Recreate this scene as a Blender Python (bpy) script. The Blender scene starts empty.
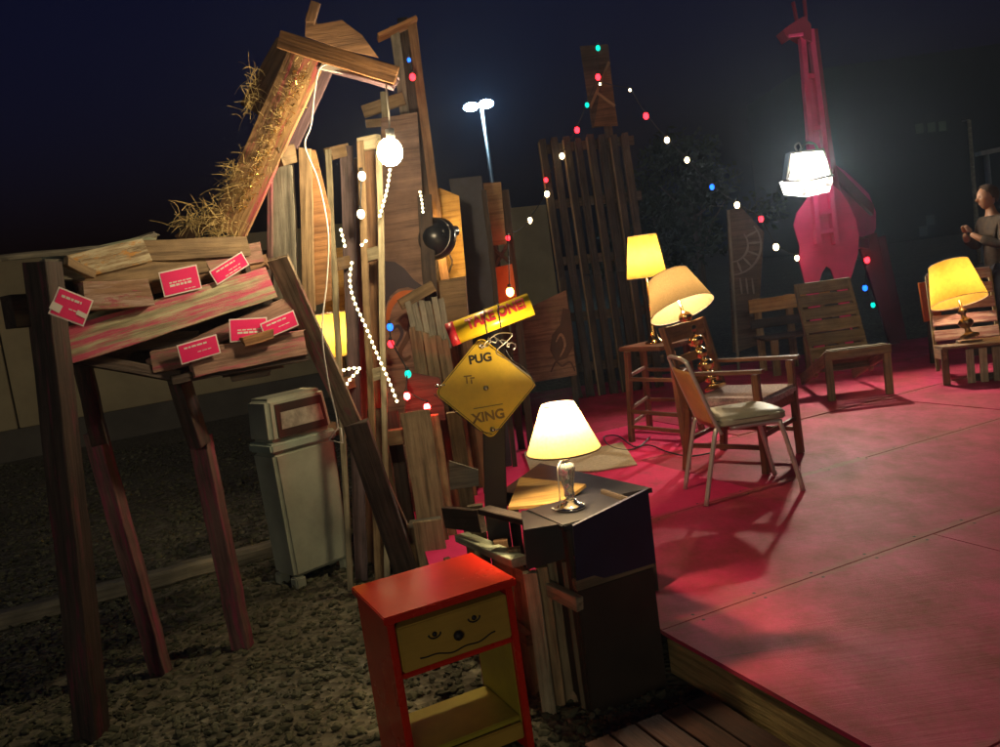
import bpy, bmesh, math, random
import numpy as np
from mathutils import Vector, Matrix, Quaternion
rnd = random.Random(11)
sc = bpy.context.scene
col = sc.collection
R = math.radians
V = Vector

# ------------------------------------------------------------------ camera
CAMH, FPX = 1.7, 850.0
PITCH, ROLL = R(6.6), R(8.0)
fw = V((0, math.cos(PITCH), -math.sin(PITCH)))
up0 = V((0, math.sin(PITCH), math.cos(PITCH)))
rt = math.cos(ROLL) * V((1, 0, 0)) - math.sin(ROLL) * up0
upv = math.sin(ROLL) * V((1, 0, 0)) + math.cos(ROLL) * up0
CAM = V((0, 0, CAMH))
cam = bpy.data.objects.new('camera', bpy.data.cameras.new('camera'))
col.objects.link(cam)
m = Matrix.Identity(4)
for i in range(3):
    m[i][0], m[i][1], m[i][2], m[i][3] = rt[i], upv[i], -fw[i], CAM[i]
cam.matrix_world = m
cam.data.sensor_width = 36
cam.data.lens = FPX / 1000 * 36
cam.data.clip_start, cam.data.clip_end = 0.05, 500
sc.camera = cam

def ray(x, y):
    x, y = float(x), float(y)
    return fw + (x - 500) / FPX * rt - (y - 373.5) / FPX * upv
def at(x, y, Y):            # the point seen at photo position x, y that stands Y metres away
    d = ray(x, y); return CAM + d * (Y / d.y)
def on(x, y, z):            # the point seen at photo position x, y at height z
    d = ray(x, y); return CAM + d * ((z - CAMH) / d.z)

# ------------------------------------------------------------------ materials
def nmat(name):
    mt = bpy.data.materials.new(name); mt.use_nodes = True
    nt = mt.node_tree
    return mt, nt, nt.nodes['Principled BSDF']
def N(nt, t, **kw):
    n = nt.nodes.new(t)
    for k, v in kw.items():
        if k in n.inputs: n.inputs[k].default_value = v
        else: setattr(n, k, v)
    return n
def ramp(nt, fac, stops):
    r_ = nt.nodes.new('ShaderNodeValToRGB'); e = r_.color_ramp.elements
    while len(e) < len(stops): e.new(0.5)
    for s, (p, c) in zip(e, stops):
        s.position = p; s.color = (*c, 1) if len(c) == 3 else c
    nt.links.new(fac, r_.inputs[0]); return r_.outputs[0]
def mixc(nt, fac, a, b):
    x = nt.nodes.new('ShaderNodeMix'); x.data_type = 'RGBA'
    if isinstance(fac, float): x.inputs[0].default_value = fac
    else: nt.links.new(fac, x.inputs[0])
    for s, v in ((6, a), (7, b)):
        if isinstance(v, tuple): x.inputs[s].default_value = (*v, 1)
        else: nt.links.new(v, x.inputs[s])
    return x.outputs[2]
def mixm(nt, a, b):
    x = nt.nodes.new('ShaderNodeMix'); x.data_type = 'RGBA'; x.blend_type = 'MULTIPLY'; x.inputs[0].default_value = 1
    nt.links.new(a, x.inputs[6]); x.inputs[7].default_value = (*b, 1); return x.outputs[2]
def coords(nt, scale, wild=True):
    tc = N(nt, 'ShaderNodeTexCoord'); mp = N(nt, 'ShaderNodeMapping')
    mp.inputs['Scale'].default_value = scale
    if wild:
        oi = N(nt, 'ShaderNodeObjectInfo'); ml = N(nt, 'ShaderNodeMath', operation='MULTIPLY'); ml.inputs[1].default_value = 37
        nt.links.new(oi.outputs['Random'], ml.inputs[0])
        ad = N(nt, 'ShaderNodeVectorMath', operation='ADD')
        nt.links.new(tc.outputs['Object'], ad.inputs[0]); nt.links.new(ml.outputs[0], ad.inputs[1])
        nt.links.new(ad.outputs[0], mp.inputs[0])
    else:
        nt.links.new(tc.outputs['Object'], mp.inputs[0])
    return mp.outputs[0]
def noise(nt, vec, scale, detail=6, rough=.6):
    n = N(nt, 'ShaderNodeTexNoise', Scale=scale, Detail=detail, Roughness=rough)
    nt.links.new(vec, n.inputs['Vector']); return n.outputs['Fac']
def bump(nt, b, h, strength, dist=.01):
    bp = N(nt, 'ShaderNodeBump', Strength=strength, Distance=dist)
    nt.links.new(h, bp.inputs['Height']); nt.links.new(bp.outputs[0], b.inputs['Normal'])

def wood(name, dark, light, paint=None, amt=.5, rough=.75, paint2=None, vary=.35):
    mt, nt, b = nmat(name)
    v = coords(nt, (1, 1, 1))
    g = noise(nt, coords(nt, (1.6, 26, 26)), 1.6, 8, .65)
    c = ramp(nt, g, [(.33, tuple(x * .7 for x in dark)), (.5, tuple((a + d) / 2 for a, d in zip(dark, light))), (.66, light)])
    st = noise(nt, v, 5, 5, .6)
    c = mixc(nt, ramp(nt, st, [(.42, (0, 0, 0)), (.7, (.55, .55, .55))]), c, tuple(x * .4 for x in dark))
    if paint:
        p = noise(nt, coords(nt, (1.5, 15, 15)), 2.0, 10, .74)
        k = .62 - .3 * amt
        c = mixc(nt, ramp(nt, p, [(k, (0, 0, 0)), (k + .13, (.92, .92, .92))]), c, paint)
    if paint2:
        p = noise(nt, coords(nt, (3.1, 9, 9)), 1.9, 9, .75)
        c = mixc(nt, ramp(nt, p, [(.55, (0, 0, 0)), (.6, (1, 1, 1))]), c, paint2)
    oi = N(nt, 'ShaderNodeObjectInfo'); mr = N(nt, 'ShaderNodeMapRange'); mr.inputs[3].default_value = 1 - vary; mr.inputs[4].default_value = 1 + vary * .5
    nt.links.new(oi.outputs['Random'], mr.inputs[0])
    hs = N(nt, 'ShaderNodeHueSaturation'); nt.links.new(mr.outputs[0], hs.inputs['Value']); nt.links.new(c, hs.inputs['Color'])
    nt.links.new(hs.outputs[0], b.inputs['Base Color'])
    b.inputs['Roughness'].default_value = rough
    bump(nt, b, g, .8, .008)
    return mt
def plain(name, c, rough=.5, metal=0., var=.25, scale=9, bmp=.1, spec=.5):
    mt, nt, b = nmat(name)
    n = noise(nt, coords(nt, (1, 1, 1)), scale, 6, .65)
    cc = ramp(nt, n, [(.3, tuple(x * (1 - var) for x in c)), (.7, tuple(min(1, x * (1 + var * .6)) for x in c))])
    nt.links.new(cc, b.inputs['Base Color'])
    rr = N(nt, 'ShaderNodeMapRange'); rr.inputs[3].default_value = max(.02, rough - .1); rr.inputs[4].default_value = min(1, rough + .12)
    nt.links.new(n, rr.inputs[0]); nt.links.new(rr.outputs[0], b.inputs['Roughness'])
    b.inputs['Metallic'].default_value = metal
    b.inputs['Specular IOR Level'].default_value = spec
    if bmp: bump(nt, b, n, bmp, .004)
    return mt
def chipped(name, c, under, rough, amt=.66, sc=6):
    mt, nt, b = nmat(name)
    v = coords(nt, (1, 1, 1)); n = noise(nt, v, sc, 8, .7); n2 = noise(nt, v, 3, 5, .6); st = noise(nt, coords(nt, (3, 3, 40)), 2, 6, .6)
    cc = ramp(nt, n2, [(.3, tuple(x * .72 for x in c)), (.7, c)])
    cc = mixc(nt, ramp(nt, st, [(.5, (0, 0, 0)), (.75, (.3, .3, .3))]), cc, tuple(x * .55 for x in c))
    f = ramp(nt, n, [(amt, (0, 0, 0)), (amt + .03, (1, 1, 1))])
    nt.links.new(mixc(nt, f, cc, under), b.inputs['Base Color'])
    rr = N(nt, 'ShaderNodeMapRange'); rr.inputs[3].default_value = rough; rr.inputs[4].default_value = rough + .3
    nt.links.new(n2, rr.inputs[0]); nt.links.new(rr.outputs[0], b.inputs['Roughness'])
    bump(nt, b, n2, .15, .004); return mt
def glow(name, c, s, base=None):
    mt, nt, b = nmat(name)
    b.inputs['Base Color'].default_value = (*(base or c), 1)
    b.inputs['Emission Color'].default_value = (*c, 1)
    b.inputs['Emission Strength'].default_value = s
    return mt
def shade_mat(name, c, trans, weave=90):
    mt = bpy.data.materials.new(name); mt.use_nodes = True; nt = mt.node_tree; nt.nodes.clear()
    o = N(nt, 'ShaderNodeOutputMaterial'); mx = N(nt, 'ShaderNodeMixShader'); mx.inputs[0].default_value = .5
    d = N(nt, 'ShaderNodeBsdfDiffuse'); t = N(nt, 'ShaderNodeBsdfTranslucent')
    n = noise(nt, coords(nt, (1, 1, 1)), weave, 3, .5)
    cd = ramp(nt, n, [(.3, tuple(x * .8 for x in c)), (.7, c)])
    ct = ramp(nt, n, [(.3, tuple(x * .85 for x in trans)), (.7, trans)])
    nt.links.new(cd, d.inputs[0]); nt.links.new(ct, t.inputs[0])
    nt.links.new(d.outputs[0], mx.inputs[1]); nt.links.new(t.outputs[0], mx.inputs[2]); nt.links.new(mx.outputs[0], o.inputs[0])
    return mt

PINK = (.52, .025, .12)
M = dict(
    tan=wood('tan_wood', (.16, .10, .05), (.36, .25, .13)),
    pale=wood('pale_wood', (.24, .20, .12), (.5, .44, .29)),
    palepink=wood('pale_wood_pink_paint', (.24, .22, .13), (.5, .47, .3), (.45, .045, .12), .62),
    pinkish=wood('pink_stained_wood', (.18, .10, .07), (.38, .23, .17), (.42, .05, .11), .3),
    mixpaint=wood('cream_ochre_paint_wood', (.15, .10, .05), (.3, .2, .1), (.48, .44, .3), .62, paint2=(.42, .2, .04)),
    flake=wood('flaking_pink_white_wood', (.26, .13, .07), (.42, .27, .16), (.5, .36, .3), .55, paint2=(.4, .09, .12)),
    streak=wood('pink_streaked_tan_wood', (.16, .12, .08), (.36, .28, .19), (.4, .05, .12), .3),
    neckw=wood('neck_wood', (.2, .11, .05), (.42, .26, .11), (.42, .06, .09), .3),
    greenp=wood('pale_green_wood', (.22, .25, .17), (.42, .46, .33)),
    grey=wood('grey_weathered_wood', (.12, .11, .085), (.28, .26, .2)),
    brown=wood('brown_wood', (.11, .055, .025), (.26, .14, .065)),
    orange=wood('orange_brown_wood', (.22, .10, .035), (.42, .21, .08)),
    darkw=wood('dark_wood', (.025, .017, .014), (.075, .05, .038)),
    legw=wood('dark_leg_wood', (.03, .02, .017), (.08, .05, .04), (.17, .02, .05), .3),
    legpink=wood('pink_leg_wood', (.1, .05, .05), (.22, .12, .1), (.3, .045, .09), .45),
    mauve=wood('mauve_grey_wood', (.10, .07, .07), (.22, .15, .16)),
    purple=wood('mauve_wood', (.09, .05, .06), (.2, .12, .14)),
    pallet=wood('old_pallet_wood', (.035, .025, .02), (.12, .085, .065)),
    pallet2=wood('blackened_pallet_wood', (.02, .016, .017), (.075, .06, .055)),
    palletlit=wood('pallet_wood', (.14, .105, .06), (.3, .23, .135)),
    ply=wood('plywood', (.2, .125, .06), (.34, .22, .11)),
    plyface=wood('mauve_brown_plywood', (.17, .10, .075), (.33, .2, .14)),
    plyw=wood('warm_plywood', (.3, .16, .09), (.52, .31, .18)),
    plytan=wood('bright_plywood', (.36, .2, .05), (.52, .32, .09)),
    stain=wood('red_brown_step', (.028, .008, .005), (.06, .018, .01), rough=.9),
    fascia=wood('stage_fascia', (.2, .145, .055), (.4, .29, .12)),
    chairw=wood('chair_wood', (.10, .04, .018), (.24, .10, .045), rough=.4),
    stoolw=wood('stool_wood', (.12, .05, .03), (.27, .12, .07), (.4, .06, .08), .25, rough=.5),
    adir=wood('olive_wood', (.14, .10, .04), (.3, .22, .1)),
    slatpink=wood('pink_white_slat', (.3, .1, .12), (.5, .28, .28), (.62, .45, .42), .5),
    black=plain('black_paint', (.012, .011, .014), .45, bmp=.15),
    navy=plain('navy_panel', (.018, .018, .05), .6, bmp=.2),
    dbrown=plain('dark_brown_panel', (.035, .022, .014), .7, bmp=.2),
    chrome=plain('chrome', (.75, .73, .7), .16, 1, .1),
    steel=plain('dull_steel', (.4, .39, .37), .4, 1, .2),
    brass=plain('brass', (.75, .5, .2), .2, 1, .15),
    antique=plain('antique_brass', (.32, .2, .09), .3, 1, .3),
    chairtube=plain('worn_chrome_tube', (.6, .56, .5), .3, .5, .15),
    vinyl=plain('green_grey_vinyl', (.34, .31, .22), .48),
    vinylb=plain('tan_vinyl', (.5, .25, .08), .45),
    fabric=plain('floral_fabric', (.52, .38, .36), .9, var=.6, scale=60),
    can=plain('grey_green_plastic', (.36, .39, .3), .55, var=.22, scale=5, bmp=.05),
    canside=plain('teal_plastic', (.3, .37, .3), .55, var=.2, scale=5, bmp=.05),
    canlid=plain('lid_plastic', (.36, .39, .31), .5, var=.2, scale=6, bmp=.05),
    canhole=plain('dark_brown_plastic', (.035, .018, .015), .5),
    canflap=plain('scuffed_flap', (.36, .33, .27), .5, var=.6, scale=14),
    nred=chipped('glossy_red_paint', (.64, .022, .008), (.26, .1, .05), .1, .71, 7),
    ochre=chipped('ochre_paint', (.5, .31, .05), (.25, .15, .06), .4, .69, 9),
    olive=plain('yellow_green_paint', (.36, .3, .03), .5, var=.3, scale=4),
    ink=plain('black_ink', (.012, .01, .01), .6, var=.1, bmp=0),
    fade=plain('faded_ink', (.24, .15, .03), .6, var=.3, bmp=0),
    signy=plain('sign_yellow', (.88, .62, .035), .4, var=.22, scale=5, bmp=.06),
    tubey=plain('tube_yellow', (.75, .52, .02), .3, var=.2, bmp=.03),
    tred=plain('print_red', (.45, .015, .03), .45, var=.2, bmp=0),
    cardw=plain('card_white', (.78, .72, .7), .5, var=.05, bmp=0),
    cardr=plain('card_crimson', (.85, .014, .16), .45, var=.06, bmp=0),
    white=plain('white_paint', (.75, .73, .68), .5, var=.08, bmp=0),
    cord=plain('white_cord', (.6, .57, .5), .5, var=.1, bmp=0),
    wire=plain('black_wire', (.02, .02, .02), .5, var=.1, bmp=0),
    wall=plain('beige_wall', (.43, .36, .21), .8, var=.3, scale=.7, bmp=.1),
    wallcap=plain('wall_base_band', (.12, .11, .09), .9, scale=2),
    timber=wood('grey_timber', (.13, .115, .08), (.27, .24, .17)),
    straw=plain('straw', (.45, .33, .13), .8, var=.45, scale=30, bmp=0),
    gold=plain('gold_tinsel', (.8, .5, .12), .22, .9, .4, scale=60),
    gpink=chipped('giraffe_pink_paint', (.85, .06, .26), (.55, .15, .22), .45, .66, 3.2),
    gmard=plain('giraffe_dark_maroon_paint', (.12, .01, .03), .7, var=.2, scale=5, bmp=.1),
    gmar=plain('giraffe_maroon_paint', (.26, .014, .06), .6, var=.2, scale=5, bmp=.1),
    rug=plain('beige_rug', (.5, .42, .3), .95, var=.25, scale=40, bmp=.3),
    rock=plain('tan_rock', (.33, .25, .16), .9, var=.4, scale=8, bmp=.5),
    cone=plain('black_enamel', (.012, .014, .02), .3, bmp=0),
    paintdark=plain('purple_black_paint', (.035, .022, .035), .6, var=.3, bmp=0),
    paintbr=plain('umber_paint', (.09, .04, .02), .6, var=.3, bmp=0),
    oratone=plain('orange_paint_and_glow', (.5, .12, .015), .6, var=.2, bmp=0),
    post=plain('blue_black_post', (.03, .03, .05), .6, var=.4, scale=12, bmp=.2),
    skin=plain('skin', (.25, .115, .058), .55, var=.08, bmp=0),
    hair=plain('brown_hair', (.05, .024, .01), .7, var=.4, scale=50, bmp=.3),
    shirt=plain('brown_camouflage', (.05, .029, .015), .9, var=.75, scale=16),
    jeans=plain('dark_trousers', (.02, .02, .028), .9, var=.3, scale=30),
    leaf=plain('leaf', (.022, .036, .01), .7, var=.45, scale=2, bmp=0),
    bark=plain('bark', (.07, .05, .035), .9, var=.4, bmp=.3),
    bldg=plain('dark_facade', (.02, .02, .02), .9, scale=1),
    glass=None,
)
g_, nt_, b_ = nmat('clear_glass')
b_.inputs['Base Color'].default_value = (.9, .95, .93, 1); b_.inputs['Roughness'].default_value = .05
b_.inputs['Transmission Weight'].default_value = .85; b_.inputs['IOR'].default_value = 1.45
M['glass'] = g_
M['sh_cream'] = shade_mat('cream_shade', (.7, .6, .42), (.44, .33, .14))
M['sh_tan'] = shade_mat('tan_shade', (.62, .47, .28), (.19, .13, .058))
M['sh_gold'] = shade_mat('gold_shade', (.6, .38, .1), (.66, .45, .085), 30)
M['sh_gold2'] = shade_mat('amber_shade', (.6, .38, .08), (.66, .42, .06), 30)
WARM = (1, .72, .38)
LW = dict(front=420, stool=420, tilt=330, right=420, hid=300)   # bulb radiance
M['bulb'] = glow('lamp_bulb', WARM, 400)
M['globe'] = glow('bare_bulb', (1, .76, .44), 430)
M['flood'] = glow('flood_lens', (1, .94, .78), 22)
M['floodtube'] = glow('flood_tube', (1, .88, .66), 4000)
mt, nt, b = nmat('flood_lower_glass'); n_ = noise(nt, coords(nt, (1, 1, 1)), 14, 5, .6)
b.inputs['Base Color'].default_value = (.7, .7, .65, 1); b.inputs['Emission Color'].default_value = (1, .95, .84, 1)
mr = N(nt, 'ShaderNodeMapRange'); mr.inputs[1].default_value = .35; mr.inputs[2].default_value = .68; mr.inputs[3].default_value = .35; mr.inputs[4].default_value = 5
nt.links.new(n_, mr.inputs[0]); nt.links.new(mr.outputs[0], b.inputs['Emission Strength']); M['floodlow'] = mt
M['rope'] = glow('rope_bulb', (1, .8, .42), 9)
M['cwhite'] = glow('festoon_warm', (1, .72, .36), 12)
M['cred'] = glow('festoon_red', (1, .012, .02), 9)
M['credhot'] = glow('festoon_hot_red', (1, .02, .02), 80)
M['corange'] = glow('festoon_orange', (1, .2, .03), 70)
M['cteal'] = glow('festoon_teal', (.0, .55, .42), 1.6)
M['cblue'] = glow('festoon_blue', (.01, .12, 1), 3.2)
M['street'] = glow('street_lamp_lens', (.45, .75, 1), 60)
M['win'] = glow('lit_window', (.4, .6, .35), .025, (.03, .03, .03))
M['winb'] = glow('dim_window', (.3, .5, .6), .018, (.03, .03, .03))

DE1 = V((-.4, .917)).normalized(); DE2 = V((DE1.y, -DE1.x)); DO1 = (V((.50, 3.205)) + DE1 * .02).dot(DE1)
# pink stage paint: worn, scuffed, slightly glossy; front and right-hand sheets are browner
for nm_, key_, brown_amt in (('stage_paint', 'stage', .35), ('brown_stage_paint', 'stagebrown', 1.)):
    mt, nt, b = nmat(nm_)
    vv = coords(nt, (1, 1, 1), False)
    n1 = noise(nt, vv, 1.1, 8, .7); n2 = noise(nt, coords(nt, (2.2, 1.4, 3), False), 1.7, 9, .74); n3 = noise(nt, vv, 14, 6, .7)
    c = ramp(nt, n1, [(.3, (.66, .03, .13)), (.55, (.84, .045, .19)), (.75, (.74, .07, .17))] if brown_amt < .5 else [(.3, (.46, .03, .1)), (.55, (.6, .042, .14)), (.75, (.5, .058, .11))])
    c = mixc(nt, ramp(nt, n2, [(.66 - brown_amt * .3, (0, 0, 0)), (.84 - brown_amt * .16, (.85, .85, .85))]), c, (.3, .085, .075) if brown_amt < .5 else (.22, .045, .034))
    c = mixc(nt, ramp(nt, n3, [(.62, (0, 0, 0)), (.75, (.25, .25, .25))]), c, (.4, .1, .11))
    n4 = noise(nt, coords(nt, (26, 1.1, 5), False), 2.2, 9, .7); n5 = noise(nt, coords(nt, (1.3, 22, 5), False), 1.6, 9, .75)
    c = mixc(nt, ramp(nt, n4, [(.64, (0, 0, 0)), (.7, (.25, .25, .25))]), c, (.42, .1, .11))
    c = mixc(nt, ramp(nt, n5, [(.62, (0, 0, 0)), (.72, (.7, .7, .7))]), c, (.1, .02, .03))
    tcx = N(nt, 'ShaderNodeTexCoord')
    def axis(e, o_, per):
        d_ = N(nt, 'ShaderNodeVectorMath', operation='DOT_PRODUCT'); nt.links.new(tcx.outputs['Object'], d_.inputs[0]); d_.inputs[1].default_value = (e[0], e[1], 0)
        a_ = mth('SUBTRACT', d_.outputs['Value'], o_); return mth('PINGPONG', a_, per / 2)
    def mth(op, a, b2=0.):
        m_ = N(nt, 'ShaderNodeMath', operation=op)
        for i_, q_ in ((0, a), (1, b2)):
            if isinstance(q_, (int, float)): m_.inputs[i_].default_value = q_
            else: nt.links.new(q_, m_.inputs[i_])
        return m_.outputs[0]
    sd_ = axis(DE1, DO1, 1.22)
    edge_ = mth('SUBTRACT', mth('MULTIPLY', n2, .11), sd_)
    c = mixc(nt, ramp(nt, mth('MULTIPLY', edge_, 14), [(.05, (0, 0, 0)), (.5, (.4, .4, .4))]), c, (.3, .11, .09))
    sv_ = axis(DE2, 0., .32)
    rad_ = mth('ADD', mth('POWER', mth('SUBTRACT', sd_, .035), 2), mth('POWER', sv_, 2))
    c = mixc(nt, mth('LESS_THAN', rad_, .000055), c, (.05, .03, .03))
    nt.links.new(c, b.inputs['Base Color'])
    rr = N(nt, 'ShaderNodeMapRange'); rr.inputs[3].default_value = .42; rr.inputs[4].default_value = .75; b.inputs['Specular IOR Level'].default_value = .12
    nt.links.new(n2, rr.inputs[0]); nt.links.new(rr.outputs[0], b.inputs['Roughness'])
    bump(nt, b, n5, .5, .006); M[key_] = mt
# gravel floor
mt, nt, b = nmat('gravel_floor')
vv = coords(nt, (1, 1, 1), False)
vo = N(nt, 'ShaderNodeTexVoronoi', Scale=26.0); nt.links.new(vv, vo.inputs['Vector'])
c = ramp(nt, vo.outputs['Color'], [(.1, (.06, .055, .035)), (.5, (.12, .11, .075)), (.9, (.19, .18, .125))])
nt.links.new(mixc(nt, ramp(nt, noise(nt, vv, .8), [(.4, (0, 0, 0)), (.7, (.6, .6, .6))]), c, (.08, .07, .045)), b.inputs['Base Color'])
b.inputs['Roughness'].default_value = .95
bump(nt, b, vo.outputs['Distance'], .8, .02); M['gravel'] = mt
mt, nt, b = nmat('pebble')
at_ = N(nt, 'ShaderNodeAttribute', attribute_name='tone')
c = ramp(nt, at_.outputs['Fac'], [(0, (.045, .046, .025)), (.4, (.07, .071, .04)), (.75, (.09, .091, .052)), (1, (.125, .122, .078))])
nt.links.new(c, b.inputs['Base Color']); b.inputs['Roughness'].default_value = .9; M['pebble'] = mt

# ------------------------------------------------------------------ object helpers
def thing(name, label, cat, loc=(0, 0, 0), group=None, rot=None):
    o = bpy.data.objects.new(name, None); o.empty_display_size = .1; col.objects.link(o)
    o.location = loc
    if rot is not None: o.rotation_mode = 'QUATERNION'; o.rotation_quaternion = rot
    o['label'] = label; o['category'] = cat
    if group: o['group'] = group
    return o
def pm(o):
    mw = Matrix.Identity(4)
    while o is not None:
        mw = Matrix.LocRotScale(o.location, o.rotation_quaternion if o.rotation_mode == 'QUATERNION' else o.rotation_euler, o.scale) @ mw
        o = o.parent
    return mw
def link(name, me, mat, parent=None, Mw=None, tag=None):
    """Mw: world matrix of the mesh's own space"""
    o = bpy.data.objects.new(name, me); col.objects.link(o)
    if mat is not None:
        for x in (mat if isinstance(mat, (list, tuple)) else [mat]):
            me.materials.append(M[x] if isinstance(x, str) else x)
    Mw = Mw or Matrix.Identity(4)
    loc, q, s = ((pm(parent).inverted() @ Mw) if parent else Mw).decompose()
    if parent: o.parent = parent
    o.rotation_mode = 'QUATERNION'; o.location, o.rotation_quaternion, o.scale = loc, q, s
    if tag:
        o['label'], o['category'] = tag[0], tag[1]
        if len(tag) > 2 and tag[2]: o['group'] = tag[2]
    return o
def centred(verts):
    a = np.array([tuple(v) for v in verts]); lo, hi = a.min(0), a.max(0)
    c = V(((lo[0] + hi[0]) / 2, (lo[1] + hi[1]) / 2, lo[2]))
    return c, [tuple(V(v) - c) for v in verts]
def poly(name, verts, faces, mat, parent=None, tag=None, smooth=False):   # world-space verts
    c, vs = centred(verts)
    me = bpy.data.meshes.new(name); me.from_pydata(vs, [], faces)
    bm = bmesh.new(); bm.from_mesh(me); bmesh.ops.recalc_face_normals(bm, faces=bm.faces[:]); bm.to_mesh(me); bm.free()
    if smooth: me.polygons.foreach_set('use_smooth', [True] * len(me.polygons))
    return link(name, me, mat, parent, Matrix.Translation(c), tag)
def ring_mesh(ringlist, caps=True):
    n = len(ringlist[0]); vs = [p for r_ in ringlist for p in r_]; fs = []
    for i in range(len(ringlist) - 1):
        for j in range(n):
            a, b2 = i * n + j, i * n + (j + 1) % n
            fs.append((a, b2, b2 + n, a + n))
    if caps:
        fs.append(tuple(range(n))[::-1]); fs.append(tuple(range(len(vs) - n, len(vs))))
    return vs, fs
def plank(name, p0, p1, w, t, mat, parent=None, wdir=(0, 0, 1), rag=0., jit=.0015, tag=None, w1=None, ch=.003):
    p0, p1 = V(p0), V(p1); X = p1 - p0; L = X.length; X.normalize()
    Yv = V(wdir) - X * V(wdir).dot(X)
    if Yv.length < 1e-4: Yv = X.orthogonal()
    Yv.normalize(); Z = X.cross(Yv)
    w1 = w1 or w
    n = max(2, min(14, int(L / .1))); rings = []
    ex = [rnd.uniform(-rag, rag) for _ in range(8)]; ex2 = [rnd.uniform(-rag, rag) for _ in range(8)]
    ch = min(ch, w * .3, t * .3)
    for i in range(n + 1):
        f = i / n; hw = (w + (w1 - w) * f) / 2; ht = t / 2; x = f * L
        j1, j2 = rnd.uniform(-jit, jit), rnd.uniform(-jit, jit)
        pr = [(-hw, -ht + ch), (-hw + ch, -ht), (hw - ch, -ht), (hw, -ht + ch), (hw, ht - ch), (hw - ch, ht), (-hw + ch, ht), (-hw, ht - ch)]
        e = ex if i == 0 else ex2 if i == n else [0] * 8
        rings.append([(x + e[k], a + j1, b2 + j2) for k, (a, b2) in enumerate(pr)])
    vs, fs = ring_mesh(rings)
    me = bpy.data.meshes.new(name); me.from_pydata(vs, [], fs)
    bm = bmesh.new(); bm.from_mesh(me); bmesh.ops.recalc_face_normals(bm, faces=bm.faces[:]); bm.to_mesh(me); bm.free()
    Mw = Matrix((X, Yv, Z)).transposed().to_4x4(); Mw.translation = p0
    return link(name, me, mat, parent, Mw, tag)
def tube_geo(pts, r, seg=8, r1=None):
    pts = [V(p) for p in pts]; rings = []; prev = None
    for i, p in enumerate(pts):
        d = (pts[min(i + 1, len(pts) - 1)] - pts[max(i - 1, 0)]).normalized()
        if prev is None: nrm = d.orthogonal().normalized()
        else:
            nrm = prev - d * prev.dot(d)
            nrm = nrm.normalized() if nrm.length > 1e-5 else d.orthogonal().normalized()
        prev = nrm; bn = d.cross(nrm)
        rr_ = r if r1 is None else r + (r1 - r) * i / max(1, len(pts) - 1)
        rings.append([p + (nrm * math.cos(2 * math.pi * k / seg) + bn * math.sin(2 * math.pi * k / seg)) * rr_ for k in range(seg)])
    return ring_mesh(rings)
def tube(name, pts, r, mat, parent=None, tag=None, seg=8, r1=None):
    vs, fs = tube_geo(pts, r, seg, r1)
    return poly(name, vs, fs, mat, parent, tag, True)
def smooth_path(pts, k=6):
    pts = [V(p) for p in pts]; out = []
    for i in range(len(pts) - 1):
        a, b2, c2, d = pts[max(0, i - 1)], pts[i], pts[i + 1], pts[min(len(pts) - 1, i + 2)]
        for j in range(k):
            t = j / k
            out.append(.5 * ((2 * b2) + (c2 - a) * t + (2 * a - 5 * b2 + 4 * c2 - d) * t * t + (3 * b2 - a - 3 * c2 + d) * t ** 3))
    return out + [pts[-1]]
def lathe(name, prof, mat, parent, seg=28, caps=True, Mw=None, smooth=True):   # local profile (r, z) in parent space
    rings = [[(r_ * math.cos(2 * math.pi * k / seg), r_ * math.sin(2 * math.pi * k / seg), z) for k in range(seg)] for r_, z in prof]
    vs, fs = ring_mesh(rings, caps)
    me = bpy.data.meshes.new(name); me.from_pydata(vs, [], fs)
    bm = bmesh.new(); bm.from_mesh(me); bmesh.ops.recalc_face_normals(bm, faces=bm.faces[:]); bm.to_mesh(me); bm.free()
    if smooth: me.polygons.foreach_set('use_smooth', [True] * len(me.polygons))
    base = pm(parent) if parent else Matrix.Identity(4)
    return link(name, me, mat, parent, base @ (Mw or Matrix.Identity(4)))
def ball(name, p, r, mat, parent=None, sz=1., seg=12, tag=None):      # world position
    prof = [(max(1e-4, r * math.sin(math.pi * i / 8)), -r * sz * math.cos(math.pi * i / 8)) for i in range(9)]
    rings = [[(a * math.cos(2 * math.pi * k / seg), a * math.sin(2 * math.pi * k / seg), z) for k in range(seg)] for a, z in prof]
    vs, fs = ring_mesh(rings)
    return poly(name, [V(v) + V(p) for v in vs], fs, mat, parent, tag, True)
def trace(name, px, Y, t, mat, parent=None, tag=None, back=(0, 1, 0)):  # outline at a real distance, t metres thick
    Yf = Y if callable(Y) else (lambda x, y: Y)
    f = [at(x, y, Yf(x, y)) for x, y in px]; bk = V(back).normalized() * t
    n = len(f); vs = f + [p + bk for p in f]
    fs = [tuple(range(n)), tuple(range(2 * n - 1, n - 1, -1))] + [(i, (i + 1) % n, n + (i + 1) % n, n + i) for i in range(n)]
    return poly(name, vs, fs, mat, parent, tag)
def frame_of(o0, xdir, up=(0, 0, 1)):
    X = V(xdir).normalized(); Zv = V(up) - X * V(up).dot(X); Zv.normalize(); Yv = Zv.cross(X)
    Mw = Matrix((X, Yv, Zv)).transposed().to_4x4(); Mw.translation = V(o0); return Mw
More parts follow.
